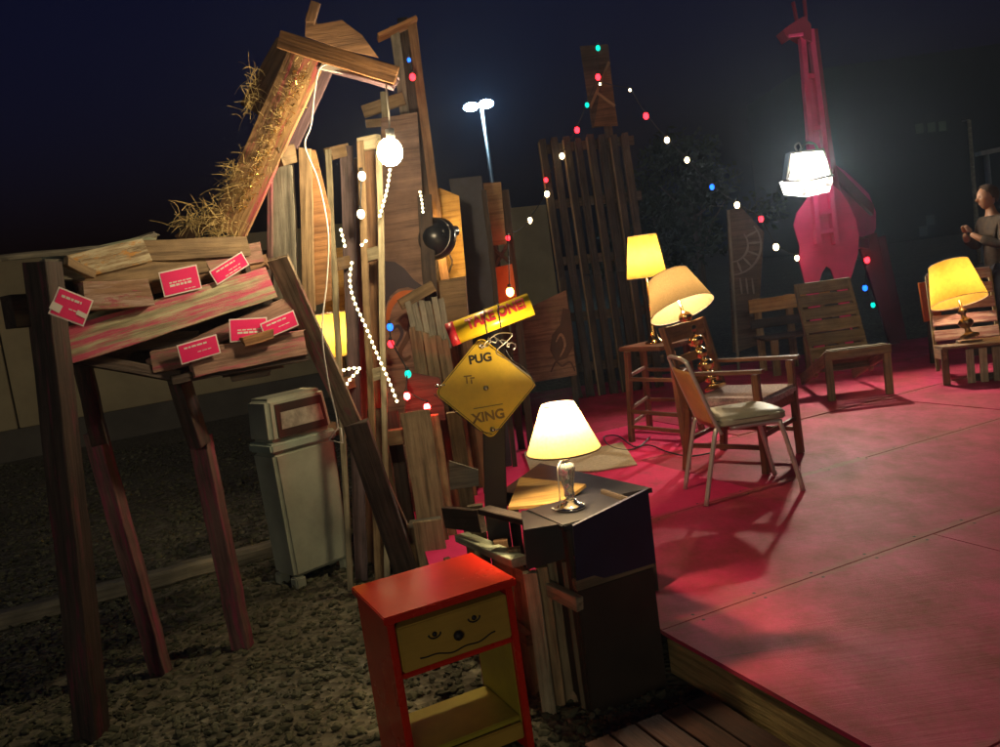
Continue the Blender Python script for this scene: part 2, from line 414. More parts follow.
def box(name, Mw, lo, hi, mat, parent=None, bev=.004, tag=None):       # box in the frame Mw, own origin at its base
    lo, hi = V(lo), V(hi); c = V(((lo.x + hi.x) / 2, (lo.y + hi.y) / 2, lo.z)); s = hi - lo
    bm = bmesh.new(); bmesh.ops.create_cube(bm, size=1)
    for v in bm.verts: v.co = V((v.co.x * s.x, v.co.y * s.y, (v.co.z + .5) * s.z))
    if bev: bmesh.ops.bevel(bm, geom=bm.edges[:], offset=min(bev, min(s) * .3), segments=2, affect='EDGES')
    me = bpy.data.meshes.new(name); bm.to_mesh(me); bm.free()
    return link(name, me, mat, parent, Mw @ Matrix.Translation(c), tag)
def text(name, body, size, Mw, mat, parent, bold=.0, ext=.0008):       # lettering in the XY plane of Mw, centred
    cu = bpy.data.curves.new(name, 'FONT'); cu.body = body; cu.size = size; cu.align_x = 'CENTER'; cu.align_y = 'CENTER'; cu.extrude = ext; cu.offset = bold
    to = bpy.data.objects.new(name, cu); col.objects.link(to)
    dg = bpy.context.evaluated_depsgraph_get(); me = bpy.data.meshes.new_from_object(to.evaluated_get(dg))
    bpy.data.objects.remove(to); me.name = name; me.materials.clear()
    return link(name, me, mat, parent, Mw)
def face_frame(o0, xdir, nrm):     # X along xdir, Z along nrm (for lettering)
    X = V(xdir).normalized(); Z = V(nrm) - X * V(nrm).dot(X); Z.normalize(); Yv = Z.cross(X)
    Mw = Matrix((X, Yv, Z)).transposed().to_4x4(); Mw.translation = V(o0); return Mw
def copy_tree(o, parent=None):
    c_ = o.copy(); col.objects.link(c_)
    if parent: c_.parent = parent
    for ch_ in list(o.children): copy_tree(ch_, c_)
    return c_
def m2(px, Y): return px * Y / FPX

# ------------------------------------------------------------------ setting
ground = poly('gravel_ground', [(-150, -40, 0), (150, -40, 0), (150, 260, 0), (-150, 260, 0)], [(0, 1, 2, 3)], 'gravel'); ground['kind'] = 'structure'

SZ = .22     # stage height
K = V((.50, 3.205)); e1 = V((-.4, .917)).normalized(); e2 = V((e1.y, -e1.x))
Pk2 = K + e1 * .36; Pf = K - e1 * 2.6
spoly = [Pk2, V((-.52, 4.42)), V((-.95, 7)), V((-1.05, 10.3)), V((9, 10.3)), V((9, Pf.y)), Pf]

def on_stage(x, y):
    ins = False; n = len(spoly)
    for i in range(n):
        a, b2 = spoly[i], spoly[(i + 1) % n]
        if (a.y > y) != (b2.y > y) and x < (b2.x - a.x) * (y - a.y) / (b2.y - a.y) + a.x: ins = not ins
    return ins

# loose gravel
rs = np.random.RandomState(4)
ico = bmesh.new(); bmesh.ops.create_icosphere(ico, subdivisions=1, radius=1)
iv = np.array([v.co[:] for v in ico.verts]); ifc = np.array([[v.index for v in f.verts] for f in ico.faces]); ico.free()
allv, allf, tone = [], [], []
cnt = 0; k_ = 0
while cnt < 21000 and k_ < 300000:
    k_ += 1
    y = 1.9 + 10 * rs.rand() ** 1.9; x = -(y * .62 + .3) + rs.rand() * (y * .62 + 1.5)
    if on_stage(x, y): continue
    s = (.007 + .0165 * rs.rand() ** 2.4) * (1.15 if y > 5 else 1)
    vv_ = iv * (1 + rs.uniform(-.28, .28, (len(iv), 1))) * s * np.array([1.25, rs.uniform(.7, 1.1), rs.uniform(.5, .8)])
    a = rs.rand() * 6.28; ca, sa = math.cos(a), math.sin(a); tl = rs.uniform(-.5, .5)
    vv_ = vv_ @ np.array([[1, 0, 0], [0, math.cos(tl), -math.sin(tl)], [0, math.sin(tl), math.cos(tl)]]) @ np.array([[ca, -sa, 0], [sa, ca, 0], [0, 0, 1]])
    allv.append(vv_ + np.array([x, y, s * rs.uniform(.1, .7)])); allf.append(ifc + cnt * len(iv)); tone.append(np.full(len(iv), rs.rand())); cnt += 1
allv = np.concatenate(allv); allf = np.concatenate(allf); tone = np.concatenate(tone)
me = bpy.data.meshes.new('gravel_stones'); me.from_pydata(allv.tolist(), [], allf.tolist())
me.attributes.new('tone', 'FLOAT', 'POINT').data.foreach_set('value', tone.astype(np.float32))
link('gravel_stones', me, 'pebble')['kind'] = 'stuff'

# timber edging in the gravel
plank('landscape_timber', on(-60, 636, .05), on(275, 548, .05), .13, .11, 'timber', wdir=(.3, 1, 0), rag=.02, jit=.006, tag=('long grey timber edging lying across the gravel behind the post legs', 'timber edging'), ch=.02)

# perimeter wall
wa, wb = on(-320, 528, 0), on(250, 413, 0); wdr = (wb - wa).normalized(); wa = wa - wdr * 6; wb = wb + wdr * 6.5
wl = thing('perimeter_wall', 'long beige panelled wall standing across the dark gravel yard', 'wall', (wa + wb) / 2)
Mw = frame_of(wa, wdr); L = (wb - wa).length
npan = int(L / 2.4)
for i in range(npan):
    box('wall_panel', Mw, (i * L / npan + .012, 0, .45), ((i + 1) * L / npan - .012, .16, 2.95 + rnd.uniform(-.01, .01)), 'wall', wl, .01)
box('base_band', Mw, (0, -.04, -.05), (L, .2, .447), 'wallcap', wl, .01)
box('backing', Mw, (0, .05, .45), (L, .13, 2.9), 'wallcap', wl, 0)

# ------------------------------------------------------------------ stage
stg = thing('stage', 'low wooden stage with worn pink painted deck', 'stage', (1.5, 5, 0))
def clip(poly_, p, n):          # keep the side where (q-p).n >= 0
    out = []
    for i in range(len(poly_)):
        a, b2 = poly_[i], poly_[(i + 1) % len(poly_)]; da, db = (a - p).dot(n), (b2 - p).dot(n)
        if da >= 0: out.append(a)
        if (da >= 0) != (db >= 0): out.append(a + (b2 - a) * (da / (da - db)))
    return out
org = K + e1 * .02
for iu in range(-3, 8):
    off = .0 if iu % 2 == 0 else .9
    for iv_ in range(-4, 9):
        p = org + e2 * (iv_ * 2.44 - off) + e1 * (iu * 1.22)
        q = spoly[:]
        g2 = .004
        for (pp, nn) in ((p + e2 * g2, e2), (p + e1 * g2, e1), (p + e2 * (2.44 - g2), -e2), (p + e1 * (1.22 - g2), -e1)):
            q = clip(q, pp, nn)
            if len(q) < 3: break
        if len(q) < 3: continue
        dz = rnd.uniform(-.003, .003); n = len(q)
        vs = [(a.x, a.y, SZ + dz) for a in q] + [(a.x, a.y, SZ - .018 + dz) for a in q]
        fs = [tuple(range(n)), tuple(range(2 * n - 1, n - 1, -1))] + [(i, (i + 1) % n, n + (i + 1) % n, n + i) for i in range(n)]
        me = bpy.data.meshes.new('deck_sheet'); me.from_pydata(vs, [], fs)
        bm = bmesh.new(); bm.from_mesh(me); bmesh.ops.recalc_face_normals(bm, faces=bm.faces[:]); bm.to_mesh(me); bm.free()
        cq = sum((a for a in q), V((0, 0))) / len(q)
        link('deck_sheet', me, 'stagebrown' if (cq - K).dot(e2) > 1.1 or (cq - K).dot(e1) < 0 else 'stage', stg)
def v3(p, z): return V((p.x, p.y, z))
zf = SZ - .025 - .075
plank('fascia_board', v3(Pf - e2 * -.03, zf), v3(K + e2 * .03 + e1 * .0, zf), .145, .04, 'fascia', stg, jit=.002)
plank('fascia_board', v3(Pk2 + (V((-.52, 4.42)) - Pk2) * .02, zf), v3(V((-.5, 4.43)), zf), .145, .04, 'fascia', stg)
plank('fascia_board', v3(V((-.5, 4.44)), zf), v3(V((-.93, 7)), zf), .145, .04, 'fascia', stg)
for d in (.42, 1.05, 1.75, 2.4):
    q = K - e1 * d + e2 * .07
    box('support_post', Matrix.Translation(v3(q, 0)), (-.045, -.045, 0), (.045, .045, zf - .075), 'fascia', stg)
plank('joist', v3(K - e1 * 2.5 + e2 * .9, zf), v3(K + e1 * 3 + e2 * .9, zf), .145, .04, 'darkw', stg)

# red brown slatted step on the gravel in front of the stage
A, B = on(585, 735, .1), on(735, 770, .1)
st = thing('wooden_step', 'low red brown slatted step on the gravel below the stage corner', 'step', (A + B) / 2 - V((0, 0, .1)))
d1 = e1.to_3d(); d2 = e2.to_3d(); c0 = on(600, 735, .1) - d1 * .03
for i in range(5):
    p = c0 + d2 * (i * .105 - .03)
    plank('slat', p - d1 * .75, p + d1 * .0, .095, .022, 'stain', st, wdir=d2)
for q in (-.62, -.1):
    plank('runner', c0 + d1 * q + d2 * -.07 - V((0, 0, .056)), c0 + d1 * q + d2 * .45 - V((0, 0, .056)), .085, .04, 'stain', st)

# ------------------------------------------------------------------ nightstand
a_, b2_ = on(390, 616, .65), on(521, 586, .65)
nx = (b2_ - a_); nx.z = 0; nw = nx.length
nx = V((nx.x, nx.y + .10, 0))
nw += .015; F = frame_of((a_.x - .015, a_.y, 0), nx)
ns = thing('nightstand', 'glossy red nightstand with an ochre drawer painted as a smiling face', 'nightstand', (a_ + b2_) / 2 - V((0, 0, .65)))
nd = .37
box('top', F, (-.012, -.014, .622), (nw + .012, nd, .65), 'nred', ns)
box('side_panel', F, (0, 0, .0), (.026, nd - .01, .62), 'nred', ns)
box('side_panel', F, (nw - .026, 0, .0), (nw, nd - .01, .62), 'nred', ns)
box('inner_lining', F, (nw - .031, .02, .06), (nw - .0275, nd - .03, .43), 'olive', ns, .001)
box('back_rail', F, (.027, nd - .03, .435), (nw - .027, nd - .012, .62), 'nred', ns)
box('lower_shelf', F, (.027, .02, .12), (nw - .033, nd - .06, .14), 'olive', ns)
box('shelf_rail', F, (.027, .006, .06), (nw - .033, .022, .119), 'ochre', ns)
box('drawer_rail', F, (.027, .004, .418), (nw - .027, nd - .04, .436), 'nred', ns)
dr = box('drawer', F, (.03, -.006, .442), (nw - .03, .3, .6), 'ochre', ns, .005)
cx, dz = nw / 2, .525
def fp(x, z, y=-.0075): return F @ V((x, y, z))
o = ball('knob', fp(cx + .0, dz - .008, -.02), .017, 'ink', dr)
for ex in (-.078, .07):
    arc = [fp(cx + ex + .022 * math.cos(t), dz + .02 - .016 * math.sin(t) - (0 if ex < 0 else -.012)) for t in np.linspace(0, math.pi, 9)]
    eo = tube('painted_eye', arc, .003, 'ink', dr, seg=6)
    ball('pupil', fp(cx + ex, dz + .018 - (0 if ex < 0 else -.012), -.0065), .009, 'ink', eo)
mp_ = [fp(cx + t, dz - .045 - .016 * math.cos(t * 12) * (1 if abs(t) < .13 else .4) + .004 * math.sin(t * 60)) for t in np.linspace(-.14, .14, 22)]
tube('painted_mouth', mp_, .0028, 'ink', dr, seg=6)

# ------------------------------------------------------------------ black cabinet, crate, railing
A, B = V((.17, 3.05, 0)), V((.485, 3.19, 0)); F = frame_of(A, B - A); cw = (B - A).length
cab = thing('cabinet', 'dark boxy cabinet with navy upper panel against the stage corner', 'cabinet', (A + B) / 2)
trace('upper_panel', [(573, 526), (648, 489), (656, 563), (577, 586)], lambda x, y: 3.035 + (x - 573) / 83 * .14, .02, 'navy', cab)
box('trim_rail', F, (-.005, -.012, .50), (cw, .02, .545), 'palletlit', cab)
box('lower_panel', F, (0, 0, .0), (cw, .02, .497), 'dbrown', cab)
box('side_panel', F, (0, .022, 0), (.02, .3, .725), 'dbrown', cab)
box('side_panel', F, (cw - .02, .022, 0), (cw, .3, .76), 'dbrown', cab)
box('top_board', F, (-.01, .024, .728), (cw - .03, .33, .75), 'black', cab)
# black crate with a tan board lying on it, behind the lamp
c1, c2, c3, c4 = on(489, 508, .73), on(545, 462, .73), on(650, 489, .73), on(575, 517, .73)
cr = thing('crate', 'dark open crate standing behind the lamp at the edge of the stage', 'crate', (c2.x, c2.y - .1, SZ))
trace('top_board', [(500, 492), (540, 463), (652, 488), (590, 500)], lambda x, y: on(x, y, .715).y, .02, 'black', cr, back=(0, 0, -1))
for (x, y) in ((510, 489), (541, 468), (640, 488)):
    p = on(x, y, .69); plank('leg', (p.x, p.y, SZ + .004), (p.x, p.y, .69), .05, .05, 'darkw', cr, wdir=(1, 0, 0))
trace('tan_board', [(508, 507), (520, 477), (586, 484), (560, 503)], lambda x, y: on(x, y, .742).y, .014, 'plytan', None,
      ('bright tan board lying flat beside the glass lamp', 'board'), back=(0, 0, -1))
# dark drawer and plank left of the cabinet
dbx = trace('drawer_box', [(524, 530), (572, 522), (575, 556), (527, 570)], 3.1, .26, 'black', None, ('small black drawer box beside the navy cabinet, under the dark plank', 'drawer'))
plank('black_plank', at(484, 510, 3.45), at(570, 530, 3.12), .07, .025, 'darkw', None, wdir=(0, 1, .0), tag=('dark plank running from the black post to the cabinet top', 'plank'))
rl = thing('pallet_railing', 'old pallet railing of posts and rails along the stage edge', 'railing', (.0, 3.4, 0))
def post_px(x0, y0, Y, w, mat, parent, name='post', x1=None, z0=0., wd=(1, 0, 0), t=.04, **kw):
    p = at(x0, y0, Y); bx = p.x if x1 is None else x1
    return plank(name, (bx, Y, z0), p, w, t, mat, parent, wdir=wd, **kw)
post_px(454, 412, 3.95, .07, 'tan', rl)
post_px(530, 572, 3.12, .055, 'pale', rl)
post_px(551, 560, 3.2, .05, 'palletlit', rl)
post_px(568, 560, 3.12, .05, 'palletlit', rl)
post_px(500, 540, 3.5, .06, 'brown', rl)
post_px(475, 505, 3.8, .07, 'palletlit', rl)
post_px(514, 548, 3.3, .05, 'tan', rl)
post_px(541, 566, 3.16, .045, 'tan', rl)
plank('rail', at(446, 517, 3.92), at(482, 521, 3.55), .1, .03, 'darkw', rl)
plank('rail', at(462, 537, 3.85), at(520, 562, 3.17), .035, .07, 'greenp', rl)
plank('rail', at(497, 562, 3.4), at(580, 604, 3.02), .055, .035, 'pale', rl)
trace('board', [(449, 461), (478, 470), (479, 486), (450, 490)], 3.88, .02, 'grey', rl)
plank('rail', at(447, 562, 3.9), at(530, 640, 3.15), .05, .03, 'brown', rl)
# black sign post, sign and tube
bp_ = thing('sign_post', 'square black post holding up the yellow diamond sign', 'post', (at(495, 508, 3.74).x, 3.74, SZ))
pt = at(493, 395, 3.76); pb = at(496, 512, 3.76)
plank('post', (pb.x, 3.76, SZ + .004), (pb.x, 3.76, pb.z + .01), .1, .09, 'black', bp_, wdir=(1, 0, 0))
plank('post', pb + V((0, 0, .012)), pt, .1, .08, 'black', bp_, wdir=(1, 0, 0))
sg = thing('diamond_sign', 'yellow diamond road sign lettered PUG XING under a yellow tube', 'sign', at(495, 432, 3.7))
sctr = at(486, 388, 3.69)
sx = (at(535, 383, 3.69) - at(436, 393, 3.69)).normalized(); snrm = V((.04, -1, .06)).normalized()
SF = face_frame(sctr, sx, snrm)
hd = m2(51, 3.69); rr0 = .028
bm = bmesh.new(); outl = []
for k in range(4):
    a0 = math.pi / 2 * k; c_ = V((math.cos(a0), math.sin(a0))) * (hd - rr0 * 1.2)
    for j in range(-3, 4):
        aa = a0 + j / 3 * math.pi / 4; outl.append((c_.x + rr0 * math.cos(aa), c_.y + rr0 * math.sin(aa)))
vs = [bm.verts.new((x, y, .0)) for x, y in outl]; vs2 = [bm.verts.new((x, y, -.003)) for x, y in outl]
bm.faces.new(vs); bm.faces.new(vs2[::-1])
for i in range(len(vs)): bm.faces.new((vs[i], vs2[i], vs2[(i + 1) % len(vs)], vs[(i + 1) % len(vs)]))
me = bpy.data.meshes.new('sign_plate'); bmesh.ops.recalc_face_normals(bm, faces=bm.faces[:]); bm.to_mesh(me); bm.free()
plate = link('sign_plate', me, 'signy', sg, SF)
outl_w = [SF @ V((x * .965, y * .965, .0012)) for x, y in outl]
tube('border_line', outl_w + [outl_w[0]], .0013, 'ink', plate, seg=5)
tR = Matrix.Rotation(R(4), 4, 'Z')
text('lettering', 'PUG', .052, SF @ Matrix.Translation((-.012, .13, .0012)) @ tR, 'ink', plate, .0022)
text('lettering', 'XING', .058, SF @ Matrix.Translation((-.002, -.125, .0012)) @ Matrix.Rotation(R(5), 4, 'Z'), 'fade', plate, .002)
for (x, y, w_, h_, mt_) in ((-.075, .06, .035, .006, 'fade'), (-.08, .045, .006, .035, 'fade'), (-.055, .05, .02, .006, 'fade'), (-.06, .035, .006, .02, 'fade')):
    box('worn_mark', SF, (x - w_ / 2, y - h_ / 2, .0008), (x + w_ / 2, y + h_ / 2, .0016), mt_, plate, 0)
box('worn_mark', SF @ Matrix.Rotation(R(4), 4, 'Z'), (-.07, -.083, .0008), (.06, -.079, .0014), 'fade', plate, 0)
for (x, y) in ((0, hd * .82), (.01, -hd * .83), (0, .0)):
    lathe('bolt', [(.001, 0), (.012, 0), (.012, .005), (.006, .009), (.0005, .009)], 'steel', plate, 10, Mw=pm(plate).inverted() @ SF @ Matrix.Translation((x, y, .001)) if False else Matrix.Translation((x, y, .001)))
# printed tube
t0, t1 = at(450, 335, 3.6), at(531, 304, 3.6); tr = m2(11.5, 3.6)
tax = (t1 - t0).normalized()
tb = thing('brochure_tube', 'yellow tube printed TAKE ONE with a red cap, wired above the sign', 'tube', (t0 + t1) / 2 - V((0, 0, tr)))
body = tube('tube_body', [t0, t1], tr, 'tubey', tb, seg=28)
for f in body.data.polygons: f.use_smooth = len(f.vertices) == 4
cap_ = tube('end_cap', [t0 - tax * .004, t0 + tax * .032], tr + .002, 'tred', tb, seg=28)
for f in cap_.data.polygons: f.use_smooth = len(f.vertices) == 4
# lettering wrapped on the tube
cu_mid = (t0 + t1) / 2 + tax * .028
nface = (CAM - cu_mid).normalized(); nface = (nface - tax * nface.dot(tax)).normalized(); upn = nface.cross(tax)
lt = text('lettering', 'TAKE ONE!', .08, Matrix.Identity(4), 'tred', None, .0035, 0)
bm = bmesh.new(); bm.from_mesh(lt.data); bmesh.ops.triangulate(bm, faces=bm.faces[:])
for _ in range(4):
    bmesh.ops.subdivide_edges(bm, edges=[e for e in bm.edges if e.calc_length() > .008], cuts=1); bmesh.ops.triangulate(bm, faces=bm.faces[:])
bm.to_mesh(lt.data); bm.free()
xs_ = [v.co.x for v in lt.data.vertices]; kx = .262 / (max(xs_) - min(xs_)); mx_ = (max(xs_) + min(xs_)) / 2
for v in lt.data.vertices:
    v.co.x = (v.co.x - mx_) * kx
    ang = v.co.y * .8 / tr + .3
    p = cu_mid + tax * (v.co.x) + (nface * math.cos(ang) + upn * math.sin(ang)) * (tr + .0022)
    v.co = p - pm(body).translation
lt.parent = body; lt.location = (0, 0, 0)
ew = thing('edge_wire', 'thin black wire and silver clips around the edge of the diamond sign', 'wire', at(494, 434, 3.68))
tube('wire', smooth_path([at(505, 349, 3.675), at(512, 360, 3.675), at(519, 364, 3.67), at(526, 370, 3.675), at(533, 380, 3.67), at(536, 386, 3.68)]), .0022, 'wire', ew, seg=5)
tube('wire', smooth_path([at(434, 394, 3.675), at(450, 408, 3.675), at(466, 420, 3.68), at(478, 430, 3.67), at(492, 434, 3.67)]), .0022, 'wire', ew, seg=5)
for (x, y) in ((438, 386), (493, 430), (481, 347)): ball('clip', at(x, y, 3.67), .011, 'chrome', ew, .8, 10); tube('clip_arm', [at(x, y, 3.67), at(x + 7, y - 1, 3.675)], .004, 'steel', ew, seg=6)
wr = thing('tie_wire', 'twisted silver wire tying the yellow tube to the diamond sign', 'wire', at(485, 345, 3.62))
for (fr, q) in ((.44, (482, 342)), (.61, (495, 337))):
    c_ = t0 + (t1 - t0) * fr
    tube('loop', [c_ + (nface * math.cos(a) + upn * math.sin(a)) * (tr + .004) + tax * .012 * math.sin(a) for a in np.linspace(0, 6.28, 20)], .0025, 'wire', wr, seg=5)
tw = [at(486 + 30 * t + 3 * math.sin(t * 30), 342 - 10 * t + 22 * max(0, t - .3) + 3 * math.cos(t * 26), 3.6) for t in np.linspace(0, 1, 26)]
tube('twist', tw, .003, 'steel', wr, seg=5)
tube('twist', smooth_path([at(483, 345, 3.6), at(497, 334, 3.6), at(512, 334, 3.59), at(506, 342, 3.6), at(496, 352, 3.6), at(508, 360, 3.66), at(519, 368, 3.68), at(530, 376, 3.68)]), .0028, 'steel', wr, seg=5)

# ------------------------------------------------------------------ lamps
def shade(parent, r0, r1, z0, h, mat, seg=40, name='lamp_shade'):
    prof = [(r0, z0), (r0 - .0015, z0 + .004)] + [(r0 + (r1 - r0) * t, z0 + h * t) for t in np.linspace(.05, 1, 12)]
    s = lathe(name, prof, mat, parent, seg, False)
    for zz, rr1 in ((z0, r0), (z0 + h, r1)):
        pr = [(rr1 + .002 * math.cos(a), zz + .003 * math.sin(a)) for a in np.linspace(0, 2 * math.pi, 7)]
        lathe('trim_band', pr, 'fabric' if mat != 'sh_cream' else 'darkw', s, seg, False)
    return s
def bulb(parent, z, strength, col_=WARM, r=.03):
    mt_ = glow('lamp_bulb_glow', col_, strength)
    lathe('bulb', [(.0005, z - r)] + [(r * math.sin(math.pi * i / 10), z - r * math.cos(math.pi * i / 10)) for i in range(1, 10)] + [(.0005, z + r)], mt_, parent, 16)
# front glass lamp
lp = thing('table_lamp', 'lit table lamp with cream shade and clear glass body on the dark cabinet', 'lamp', V((.205, 3.27, .752)), 'lit table lamps')
s_ = m2(1, 3.27)
lathe('base', [(.0005, 0), (.058, 0), (.06, .008), (.05, .016), (.03, .022), (.026, .034), (.015, .04)], 'chrome', lp)
lathe('glass_body', [(.013, .04), (.022, .055), (.019, .075), (.026, .11), (.036, .16), (.034, .175), (.02, .187), (.012, .19)], 'glass', lp)
lathe('neck', [(.012, .19), (.02, .194), (.02, .2), (.01, .206), (.012, .25), (.0005, .25)], 'chrome', lp)
shade(lp, .147, .066, .235, .185, 'sh_cream')
bulb(lp, .385, 1050)
tube('cord', smooth_path([lp.location + V(p) for p in ((-.012, -.01, .2), (-.035, -.03, .17), (-.04, -.035, .08), (-.05, -.03, .012), (-.075, .02, .006))]), .0022, 'cord', lp, seg=5)
# stool and its lamp
sl = thing('bar_stool', 'square wooden bar stool holding a lit lamp with glowing gold shade', 'stool', on(656, 438, SZ))
fl = [on(632, 442, SZ), on(686, 448, SZ), on(702, 430, SZ), on(650, 427, SZ)]
tz = SZ + .76
stc = sum(fl, V((0, 0, 0))) / 4
tp = [V((stc.x + (p.x - stc.x) * .82, stc.y + (p.y - stc.y) * .82, tz - .03)) for p in fl]
for a, b2 in zip(fl, tp): plank('leg', a + V((0, 0, .003)), b2, .042, .042, 'stoolw', sl, wdir=fl[1] - fl[0])
for h, ks in ((.17, range(4)), (.34, range(4)), (.70, range(4))):
    for i in ks:
        a = fl[i] + (tp[i] - fl[i]) * (h + (.03 if i % 2 else 0)); b2 = fl[(i + 1) % 4] + (tp[(i + 1) % 4] - fl[(i + 1) % 4]) * (h + (.03 if i % 2 else 0))
        plank('rung', a, b2, .03, .022, 'stoolw', sl)
sx_ = (tp[1] - tp[0]); F = frame_of(stc + V((0, 0, tz - SZ - .03)), sx_)
box('seat', F, (-.235, -.2, 0), (.235, .2, .035), 'stoolw', sl, .01)
lp = thing('table_lamp', 'lit lamp with translucent gold shade and bell foot on the bar stool', 'lamp', V((at(654, 338, stc.y).x, stc.y, tz + .007)), 'lit table lamps')
lathe('base', [(.0005, 0), (.075, 0), (.077, .01), (.06, .02), (.035, .05), (.022, .1), (.016, .16), (.012, .2), (.01, .52), (.0005, .52)], 'brass', lp)
shade(lp, .158, .112, .53, .33, 'sh_gold')
bulb(lp, .68, 300)
ck = [on(x, y, SZ + .012) for x, y in ((650, 437), (636, 447), (618, 436), (604, 437), (610, 446), (628, 450), (648, 445), (668, 452), (690, 456), (715, 452))]
tube('power_cord', smooth_path(ck, 8), .006, 'wire', None, ('black power cord looping over the pink deck by the bar stool legs', 'cord'), 6)
# armchair
fc = V((.74, -.67, 0)).normalized(); sd = V((-fc.y, fc.x, 0))   # forward, left-to-right back side
ac = V((1.57, 5.64, SZ))
arm = thing('armchair', 'brown wooden armchair with floral seat holding a leaning brass lamp', 'armchair', ac)
def AP(f, s, z): return ac + fc * f + sd * s + V((0, 0, z))
for s in (-.27, .27):
    plank('leg', AP(.27, s, .003), AP(.26, s, .64), .045, .045, 'chairw', arm, wdir=fc)
    plank('leg', AP(-.3, s, .003), AP(-.24, s, .42), .045, .045, 'chairw', arm, wdir=fc)
    plank('back_post', AP(-.24, s, .42), AP(-.36, s, .98), .045, .04, 'chairw', arm, wdir=fc)
    plank('armrest', AP(-.28, s * 1.04, .655), AP(.32, s * 1.04, .66), .05, .024, 'chairw', arm, wdir=sd)
    plank('side_stretcher', AP(-.28, s, .17), AP(.26, s, .17), .03, .022, 'chairw', arm)
plank('front_stretcher', AP(.26, -.27, .24), AP(.26, .27, .24), .03, .022, 'chairw', arm)
plank('back_stretcher', AP(-.28, -.27, .2), AP(-.28, .27, .2), .03, .022, 'chairw', arm)
F = frame_of(ac, fc)
box('seat_frame', F, (-.27, -.26, .36), (.275, .26, .42), 'chairw', arm)
box('seat_cushion', F, (-.22, -.255, .422), (.3, .255, .485), 'fabric', arm, .025)
for h, w_ in ((.92, .11), (.74, .06), (.58, .06)):
    k = (h - .42) / .56
    plank('back_rail', AP(-.24 - .12 * k, -.26, h), AP(-.24 - .12 * k, .26, h), w_, .025, 'orange', arm)
# leaning brass lamp on the armchair
base = on(716, 390, SZ + .49); print('lampbase', base)
top_dir = (at(668, 278, base.y + .36) - base).normalized()
q = V((0, 0, 1)).rotation_difference(top_dir)
lp = thing('table_lamp', 'lit stacked brass ball lamp with plain tan shade leaning on the armchair', 'lamp', base + V((0, 0, .014)), 'lit table lamps', q)
prof = [(.0005, 0), (.075, 0), (.075, .02), (.045, .035)]
z = .04
for r_ in (.055, .062, .05, .06, .046, .05):
    prof += [(.018, z), (r_ * .75, z + .016), (r_, z + .042), (r_ * .8, z + .066), (.02, z + .084)]; z += .094
prof += [(.012, z), (.012, z + .09), (.0005, z + .09)]
lathe('brass_body', prof, 'brass', lp)
zs = z + .01
shade(lp, .235, .15, zs, .27, 'sh_tan')
bulb(lp, zs + .12, 420)
# chrome chair
la = [on(680, 490, SZ), on(712, 506, SZ), on(809, 491, SZ), on(776, 474, SZ)]
cc = sum(la, V((0, 0, 0))) / 4
cfw = ((la[2] + la[3]) / 2 - (la[0] + la[1]) / 2).normalized(); csd = V((cfw.y, -cfw.x, 0))
ch = thing('chrome_chair', 'chrome legged dining chair with olive vinyl seat and tan back', 'chair', cc)
def CP(f, s, z): return cc + cfw * f + csd * s + V((0, 0, z))
for s in (-.2, .2):
    tube('leg', smooth_path([CP(-.30, s * 1.02, .004), CP(-.2, s * .95, .40), CP(-.17, s * .9, .425)]), .0145, 'chairtube', ch, r1=.0135)
    tube('leg', smooth_path([CP(.28, s * 1.02, .004), CP(.2, s * .95, .38), CP(.16, s * .9, .425), CP(-.1, s * .85, .425)]), .0145, 'chairtube', ch)
back = [CP(-.16, -.19, .4), CP(-.2, -.19, .5), CP(-.3, -.185, .80), CP(-.315, -.15, .845), CP(-.32, 0, .855), CP(-.315, .15, .845), CP(-.3, .185, .80), CP(-.2, .19, .5), CP(-.16, .19, .4)]
tube('back_frame', smooth_path(back), .0115, 'chairtube', ch)
bm = bmesh.new(); bmesh.ops.create_grid(bm, x_segments=10, y_segments=8, size=1)
for v in bm.verts:
    u_, w_ = v.co.x, v.co.y; h = .46 + (w_ + 1) / 2 * .33
    k = (h - .5) / .3
    v.co = CP(-.2 - .1 * k - .018 * (1 - u_ * u_), u_ * .175, h) - cc
r_ = bmesh.ops.solidify(bm, geom=bm.faces[:], thickness=.028)
bmesh.ops.bevel(bm, geom=[e for e in bm.edges if e.calc_face_angle(0) > 1], offset=.007, segments=2, affect='EDGES')
me = bpy.data.meshes.new('backrest'); bm.to_mesh(me); bm.free(); me.polygons.foreach_set('use_smooth', [True] * len(me.polygons))
link('backrest', me, 'vinylb', ch, Matrix.Translation(cc))
bm = bmesh.new(); bmesh.ops.create_cube(bm, size=1); bmesh.ops.subdivide_edges(bm, edges=bm.edges[:], cuts=6, use_grid_fill=True)
for v in bm.verts:
    x, y, z = v.co; dome = (1 - (2 * x) ** 4) * (1 - (2 * y) ** 4) if z > 0 else 0
    rc = 1 - .1 * (abs(2 * x) ** 3) * (abs(2 * y) ** 3)
    v.co = V((x * .44 * rc, y * .42 * rc, z * .045 + dome * .022))
bmesh.ops.bevel(bm, geom=[e for e in bm.edges if e.calc_face_angle(0) > 1], offset=.012, segments=3, affect='EDGES')
me = bpy.data.meshes.new('seat'); bm.to_mesh(me); bm.free(); me.polygons.foreach_set('use_smooth', [True] * len(me.polygons))
F = frame_of(CP(.03, 0, .462), cfw); link('seat', me, 'vinyl', ch, F)

